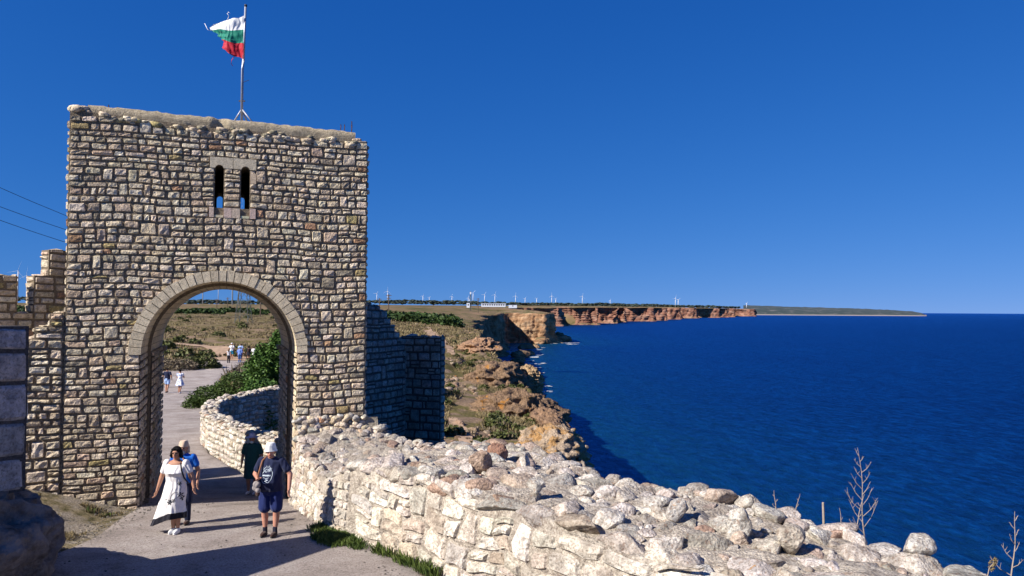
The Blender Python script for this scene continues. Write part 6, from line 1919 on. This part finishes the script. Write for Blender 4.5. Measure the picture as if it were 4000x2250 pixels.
def scatter(n, x0, x1, y0, y1, cond, zoff=0.0, logd=True):
    """random ground points between picture columns x0..x1 and depths y0..y1"""
    xs = NP.rand(n) * (x1 - x0) + x0
    ys = np.exp(NP.rand(n) * (math.log(y1) - math.log(y0)) + math.log(y0)) if logd else NP.rand(n) * (y1 - y0) + y0
    X = (xs - 1288) / F * ys
    d = coast_dist(X, ys)
    k = (d > 0.4) & (road_dist(X, ys) > 0.5) & cond(X, ys, d)
    X, ys, d = X[k], ys[k], d[k]
    return np.stack([X, ys, height(X, ys, d) + zoff], -1)
PATHPTS = np.array([(-2.8, 46), (-3.6, 56), (-3.2, 66), (-5.4, 80), (-9, 100), (-12, 130), (-17, 165), (-23, 205), (-31, 96), (-29, 112), (-24, 130), (-34, 92), (-41, 103), (-52, 112)], float)
def offpath(X, Y, r=1.2):
    best = np.full(X.shape, 1e9)
    for a, b_ in zip(PATHPTS[:-1], PATHPTS[1:]):
        if math.dist(a, b_) > 50: continue
        dx, dy = b_ - a; t = np.clip(((X - a[0]) * dx + (Y - a[1]) * dy) / (dx * dx + dy * dy), 0, 1)
        best = np.minimum(best, np.hypot(X - a[0] - t * dx, Y - a[1] - t * dy))
    return best > r
nz = lambda X, Y, s, k: fbm(X / s, Y / s, 0, 3, k)
# slope above the sea
P = scatter(9500, 930, 1470, 30, 330, lambda X, Y, d: (nz(X, Y, 7, 91) > -.25) & offpath(X, Y))
tufts('dry_scrub', 'dry olive and brown scrub covering the slope above the sea', P[P[:, 1] < 120], .045, .24, M['dry'], 18, 1.5, 'scrub')
tufts('dry_scrub', 'dry grass and low scrub on the upper slope toward the plateau', P[P[:, 1] >= 120], .12, .5, M['dry'], 12, 1.3, 'scrub')
P = scatter(1300, 930, 1450, 34, 300, lambda X, Y, d: (nz(X, Y, 5, 95) > .12) & offpath(X, Y))
tufts('grey_scrub', 'grey leafless thorn scrub scattered on the slope above the sea', P, .05, .34, M['scrub'], 20, 1.5, 'scrub')
# field seen through the arch and over the wall on the left
P = scatter(6500, -60, 760, 58, 420, lambda X, Y, d: (nz(X, Y, 14, 93) > -.3) & offpath(X, Y, 2.2))
tufts('field_grass', 'yellowish dry grass of the field beyond the gate', P, .09, .36, M['dry'], 11, 1.6, 'grass')
P = scatter(2600, -60, 760, 60, 330, lambda X, Y, d: (nz(X, Y, 18, 97) > .08) & offpath(X, Y, 3))
tufts('grey_scrub', 'greyish thorny scrub in patches across the field beyond the gate', P, .07, .6, M['scrub'], 20, 1.5, 'scrub')
def cloud_patch(name, label, n, x0, x1, y0, y1, cond, r, leaf, mat, per, cat='scrub', squash=.55):
    P = scatter(n, x0, x1, y0, y1, cond)
    out = []
    for p in P:
        k = r * NP.uniform(.5, 1.4); d = NP.randn(per, 3); d /= np.linalg.norm(d, axis=1)[:, None]; d *= (0.6 + 0.4 * NP.rand(per))[:, None]
        d[:, 2] = np.abs(d[:, 2]) * squash * 1.6
        out.append(p + d * k)
    if not out: return
    V, Q = leaf_cloud(np.concatenate(out), leaf, .7)
    o = fast_mesh(name, V, Q, mat, None, False); tag(o, label, cat, None, 'stuff')
cloud_patch('green_thicket', 'band of dark green thicket across the back of the field', 420, -60, 760, 330, 500, lambda X, Y, d: nz(X, Y, 40, 81) > -.15, 2.4, .6, M['leaf_dark'], 110, squash=.5)
cloud_patch('green_thicket', 'green shrubs along the plateau right of the rampart', 300, 930, 1210, 260, 520, lambda X, Y, d: (nz(X, Y, 30, 84) > -.05) & (d > 8), 2.6, .6, M['leaf_dark'], 110, squash=.7)
cloud_patch('olive_scrub', 'low olive-green bushes dotted over the field beyond the gate', 110, -60, 760, 75, 300, lambda X, Y, d: offpath(X, Y, 3.5), 1.1, .22, M['leaf_olive'], 160)
cloud_patch('olive_scrub', 'low olive-green bushes dotted over the slope above the sea', 330, 960, 1420, 36, 260, lambda X, Y, d: offpath(X, Y, 1.5), .55, .11, M['leaf_olive'], 130)
# the far woodland along the skyline
def woodland():
    V, Fc = ico(1); n0 = 0; Vs = []; Fs = []
    rr = random.Random(8)
    for k in range(2600):
        x = rr.uniform(-80, 1860)
        Y = interp(x, [(-80, 2900), (1300, 3000), (1600, 5200), (1860, 9000)]) * rr.uniform(.97, 1.12)
        ysk = interp(x, [(-80, 747), (640, 760), (950, 757), (1200, 760.5), (1500, 766), (1650, 768.5), (1860, 772.5)]) - 1.0 * math.sin(x * .013) - .8 * math.sin(x * .05 + 1)
        base = interp(x, [(-80, 753), (640, 767), (950, 763), (1200, 766), (1500, 770), (1650, 771.5), (1860, 774)])
        y = rr.uniform(ysk - 2.0, base); p = pxp(x, y, Y); s = Y / F * rr.uniform(1.5, 3.0)
        Vs.append(V * np.array([s * 2.2, s * 2, s * .8]) * (1 + .2 * NP.randn(len(V), 1)) + np.array(p)); Fs.append(Fc + n0); n0 += len(V)
    o = fast_mesh('woodland', np.concatenate(Vs), np.concatenate(Fs), M['far_wood'], None, False)
    tag(o, 'dark bluish woodland along the far skyline of the plateau', 'woodland', None, 'stuff')
M['far_wood'] = leaf_mat('far_woodland', (0.012, 0.022, 0.018), (0.035, 0.05, 0.035), .01)
woodland()

def X_at(x, Y): return (x - 1288) / F * Y
# fig tree and the bushes round the pit
def z_at(x, Y): return float(height(np.array([X_at(x, Y)]), np.array([Y]))[0])
Y = 42
rt = bush('fig_tree', 'tall bright green leafy tree filling the right side of the arch', (X_at(688, Y), Y, z_at(688, Y) - .4),
     [(11000, (-.1, 0, 2.6), (1.35, 1.4, 2.0)), (8000, (.9, .2, 3.6), (1.4, 1.3, 1.7)), (6000, (1.6, -.2, 1.0), (1.4, 1.3, 1.8)), (9000, (.7, -4.2, .6), (1.3, 2.2, 2.0))], .075, M['leaf'], 'tree', None, 1.5, 6, .7)
bush('green_bush', 'broad dark green bush spreading left of the bright tree, above the pit wall', (X_at(600, 45), 45, z_at(590, 45) - .2),
     [(6000, (-1.3, 0, .75), (1.5, 1.3, .95)), (7000, (.1, .2, 1.15), (1.5, 1.4, 1.25)), (6000, (1.4, .1, 1.2), (1.2, 1.4, 1.5)), (2500, (-2.2, -.2, .35), (.8, 1, .55))], .062, M['leaf_dark2'] if 'leaf_dark2' in M else M['leaf_olive'], 'bush')
bush('green_bush', 'dark bush inside the arch at the right edge, below the bright tree', (X_at(700, 33), 33, z_at(720, 33)),
     [(2600, (.2, 0, 1.0), (1.2, 1.4, 1.3)), (1500, (1.2, 0, 1.6), (1, 1.2, 1.2))], .09, M['leaf_dark'], 'bush')
bush('olive_bush', 'rounded olive bush on the left bank where the road bends', (X_at(512, 73), 73, z_at(512, 73) - .1),
     [(2600, (0, 0, .6), (1.5, 1.4, .9)), (1500, (-1.2, .3, .55), (1.2, 1.3, .8)), (800, (1.1, .1, .35), (.7, .8, .5))], .10, M['leaf_olive'], 'bush')
bush('grey_bush', 'low grey-brown bush on the left bank beside the olive bush', (X_at(455, 71), 71, z_at(455, 71) - .1),
     [(2200, (0, 0, .4), (1.8, 1.3, .75)), (1200, (-1.2, .3, .45), (1.2, 1.3, .7))], .09, M['scrub'], 'bush')
bush('olive_bush', 'olive scrub bush just behind the stepped rampart', (X_at(1020, 62), 62, z_at(1020, 62) - .2),
     [(3500, (-.6, 0, 1.3), (1.6, 2, 1.5)), (3200, (.9, .6, .9), (1.5, 2, 1.2))], .10, M['leaf_olive'], 'bush')
bush('grey_bush', 'grey-brown thorn bush right of the olive bush by the rampart', (X_at(1072, 66), 66, z_at(1072, 66) - .2),
     [(3200, (0, 0, .9), (1.3, 2, 1.2))], .09, M['scrub'], 'bush')

# grass at the foot of the parapet and in the yard
def along_parapet(n, s0, s1, out0, out1):
    Pp = smooth_poly(PAR, 12); pts = []
    for _ in range(n):
        i = NP.uniform(s0, s1); g = lambda c: np.interp(i, np.arange(len(Pp)), Pp[:, c])
        t = np.array([np.interp(i + 1, np.arange(len(Pp)), Pp[:, 0]) - g(0), np.interp(i + 1, np.arange(len(Pp)), Pp[:, 1]) - g(1)]); t /= np.linalg.norm(t)
        nrm = np.array([t[1], -t[0]]);
        if nrm[0] > 0: nrm = -nrm
        o = NP.uniform(out0, out1)
        x, y = g(0) + nrm[0] * o, g(1) + nrm[1] * o
        pts.append((x, y, float(base_height(np.array([x]), np.array([y]))[0]) + .02))
    return np.array(pts)
thin = lambda P: P[(fbm(P[:, 0] * 3.2, P[:, 1] * 3.2, 0, 2, 5) > -.12)]
tufts('green_grass', 'fresh green grass and weeds along the foot of the parapet wall', thin(np.concatenate([along_parapet(420, 37, 53, .10, .40), along_parapet(190, 43, 50, .15, .68)])), .013, .085, M['grass'], 20, 1.6)
tufts('green_grass', 'sparse weeds growing out of the foot of the parapet nearer the viewer', np.concatenate([along_parapet(16, 55, 58, .12, .25), along_parapet(22, 60, 64, .12, .28), along_parapet(26, 66, 70, .1, .3)]), .014, .15, M['grass'], 22, .8)
P = np.array([(NP.uniform(-10.2, -7.0), NP.uniform(13.8, 16.6), 0) for _ in range(900)])
P[:, 2] = height(P[:, 0], P[:, 1]) + .0
k = (road_dist(P[:, 0], P[:, 1]) > .05) & (nz(P[:, 0], P[:, 1], .8, 12) > -.15)
tufts('yard_grass', 'short dry and green grass on the bank below the tower left of the road', P[k], .010, .07, M['dry'], 14, .9)
tufts('green_grass', 'few green tufts on the bank below the tower left of the road', P[k][::14], .012, .10, M['grass'], 22, .8)
# gravel at the road edges
def gravel():
    V, Fc = ico(1); Vs = []; Fs = []; Cs = []; n0 = 0
    rr = random.Random(9)
    N = 0
    cand = np.array([(NP.uniform(-9.5, -1.0), NP.uniform(12.2, 18.0)) for _ in range(16000)])
    rd = road_dist(cand[:, 0], cand[:, 1]); xb = interp(cand[:, 1], BND)
    keep = (np.abs(rd) < .5) & (NP.rand(len(cand)) < .35) & (cand[:, 0] < xb - 1.2)
    keep |= (rd < 0) & (NP.rand(len(cand)) < .012) & (cand[:, 0] < xb - .45)
    cand = cand[keep]; zz = base_height(cand[:, 0], cand[:, 1]) + .025
    for (x, y), z in zip(cand, zz):
        s = rr.uniform(.006, .018)
        Vs.append(V * np.array([s * 1.3, s, s * .7]) * (1 + .25 * NP.randn(len(V), 1)) + np.array([x, y, z])); Fs.append(Fc + n0); n0 += len(V)
        c = rr.uniform(.16, .30); Cs.append(np.tile(np.array((c, c * .93, c * .84)), (len(V), 1)))
    o = fast_mesh('gravel', np.concatenate(Vs), np.concatenate(Fs), M['mortar'], None, False, np.concatenate(Cs))
    tag(o, 'pale loose gravel along the edges of the road in the yard', 'gravel', None, 'stuff')
gravel()

# bare dry plants on the sea side of the parapet
def dead_plant(label, loc, h, branches, seed, lean=0.0, group='dead plants behind the parapet'):
    rr = random.Random(seed)
    root = tag(empty('dead_plant', loc), label, 'dead plant', group)
    st = [Vector((lean * h * t + .015 * h * math.sin(t * 7 + seed), .0, h * t)) for t in [k / 8 for k in range(9)]]
    if 'behind the parapet' in group:      # rooted in the bank below the wall
        dz = gz(loc[0], loc[1]) - loc[2] - .1
        st = [Vector((-.25, .1, dz)), Vector((-.08, .04, dz * .4))] + st
    nst = len(st)
    mb = MB(); mb.tube(st, [.010 * (1 - .75 * max(0, k - nst + 9) / 8) for k in range(nst)], 5); mb.build('stem', M['twig'], root)
    st = st[-9:]
    for k in range(branches):
        t = .12 + .85 * k / branches; p = st[min(8, int(t * 8))].lerp(st[min(8, int(t * 8) + 1)], t * 8 % 1)
        sg = 1 if k % 2 else -1; l = h * rr.uniform(.14, .30) * (1.2 - t)
        d = Vector((sg * rr.uniform(.5, .9), rr.uniform(-.4, .4), rr.uniform(.5, .9))).normalized()
        q = p + d * l * .5; e = q + (d + Vector((0, 0, .6))).normalized() * l * .6
        mb = MB(); mb.tube([p, q, e], [.005, .004, .002], 4)
        for j in range(3):
            a = q.lerp(e, j / 3); mb.tube([a, a + Vector((rr.uniform(-1, 1), rr.uniform(-.5, .5), 1)).normalized() * l * .28], [.003, .0015], 4)
        mb.build('twig', M['twig'], root)
    return root
def dp(x, y, Y): return pxp(x, y, Y)
dead_plant('tallest bare dead plant with many thin side twigs behind the parapet', dp(2178, 1372, 11.2), 1.42, 15, 3, -.07)
dead_plant('short forked dead stalk leaning right at the parapet edge', dp(1998, 1300, 12.0), .36, 3, 8, .25)
dead_plant('small bare stalk with two prongs left of the forked one', dp(1952, 1283, 12.4), .32, 3, 12, -.1)
dead_plant('bent low dead stalk left of the tallest dead plant', dp(2120, 1345, 11.5), .40, 2, 15, -.12)
dead_plant('slanting dead stalk touching the lower right of the tallest dead plant', dp(2150, 1340, 11.0), .55, 3, 19, .25)
dead_plant('dead branching plant cut by the right edge of the picture', dp(2545, 1470, 9.0), .85, 8, 23, .07)
dead_plant('tiny dry twig sticking up behind the left boulders of the parapet', dp(1745, 1250, 12.8), .14, 2, 31, -.3)
_sp = dp(2074, 1327, 11.7); mb = MB(); mb.tube([(.1, 0, gz(_sp.x, _sp.y) - _sp.z - .2), (-.02, 0, .38)], [.03, .018], 7); o = mb.build('wooden_stake', M['stake'] if 'stake' in M else M['twig']); o.location = dp(2074, 1327, 11.7)
tag(o, 'short broken wooden stake standing behind the parapet', 'stake')
r = tag(empty('dry_plant', dp(2478, 1455, 8.9)), 'short yellowish seed-head plant at the lower right corner', 'plant')
mb = MB(); mb.tube([(-.2, 0, gz(r.location.x, r.location.y) - r.location.z), (0, 0, -.1), (.05, 0, .12), (.13, 0, .22)], [.01, .006, .005, .003], 5); mb.build('stem', M['twig'], r)
crown('seed_head', [(160, (.08, 0, .15), (.035, .03, .07)), (120, (.12, 0, .2), (.02, .02, .05))], .012, M['dry'], r)
# thorny dry twigs by the foot of the parapet
for x, y, Y, h, lab in ((1140, 1420, 12.45, .62, 'thin dry weed against the pale face of the parapet'), (905, 1330, 14.6, .42, 'small brown dry weed against the parapet face near the man')):
    dead_plant(lab, dp(x, y, Y - .15), h, 7, int(x), .05, 'dry weeds against the parapet face')
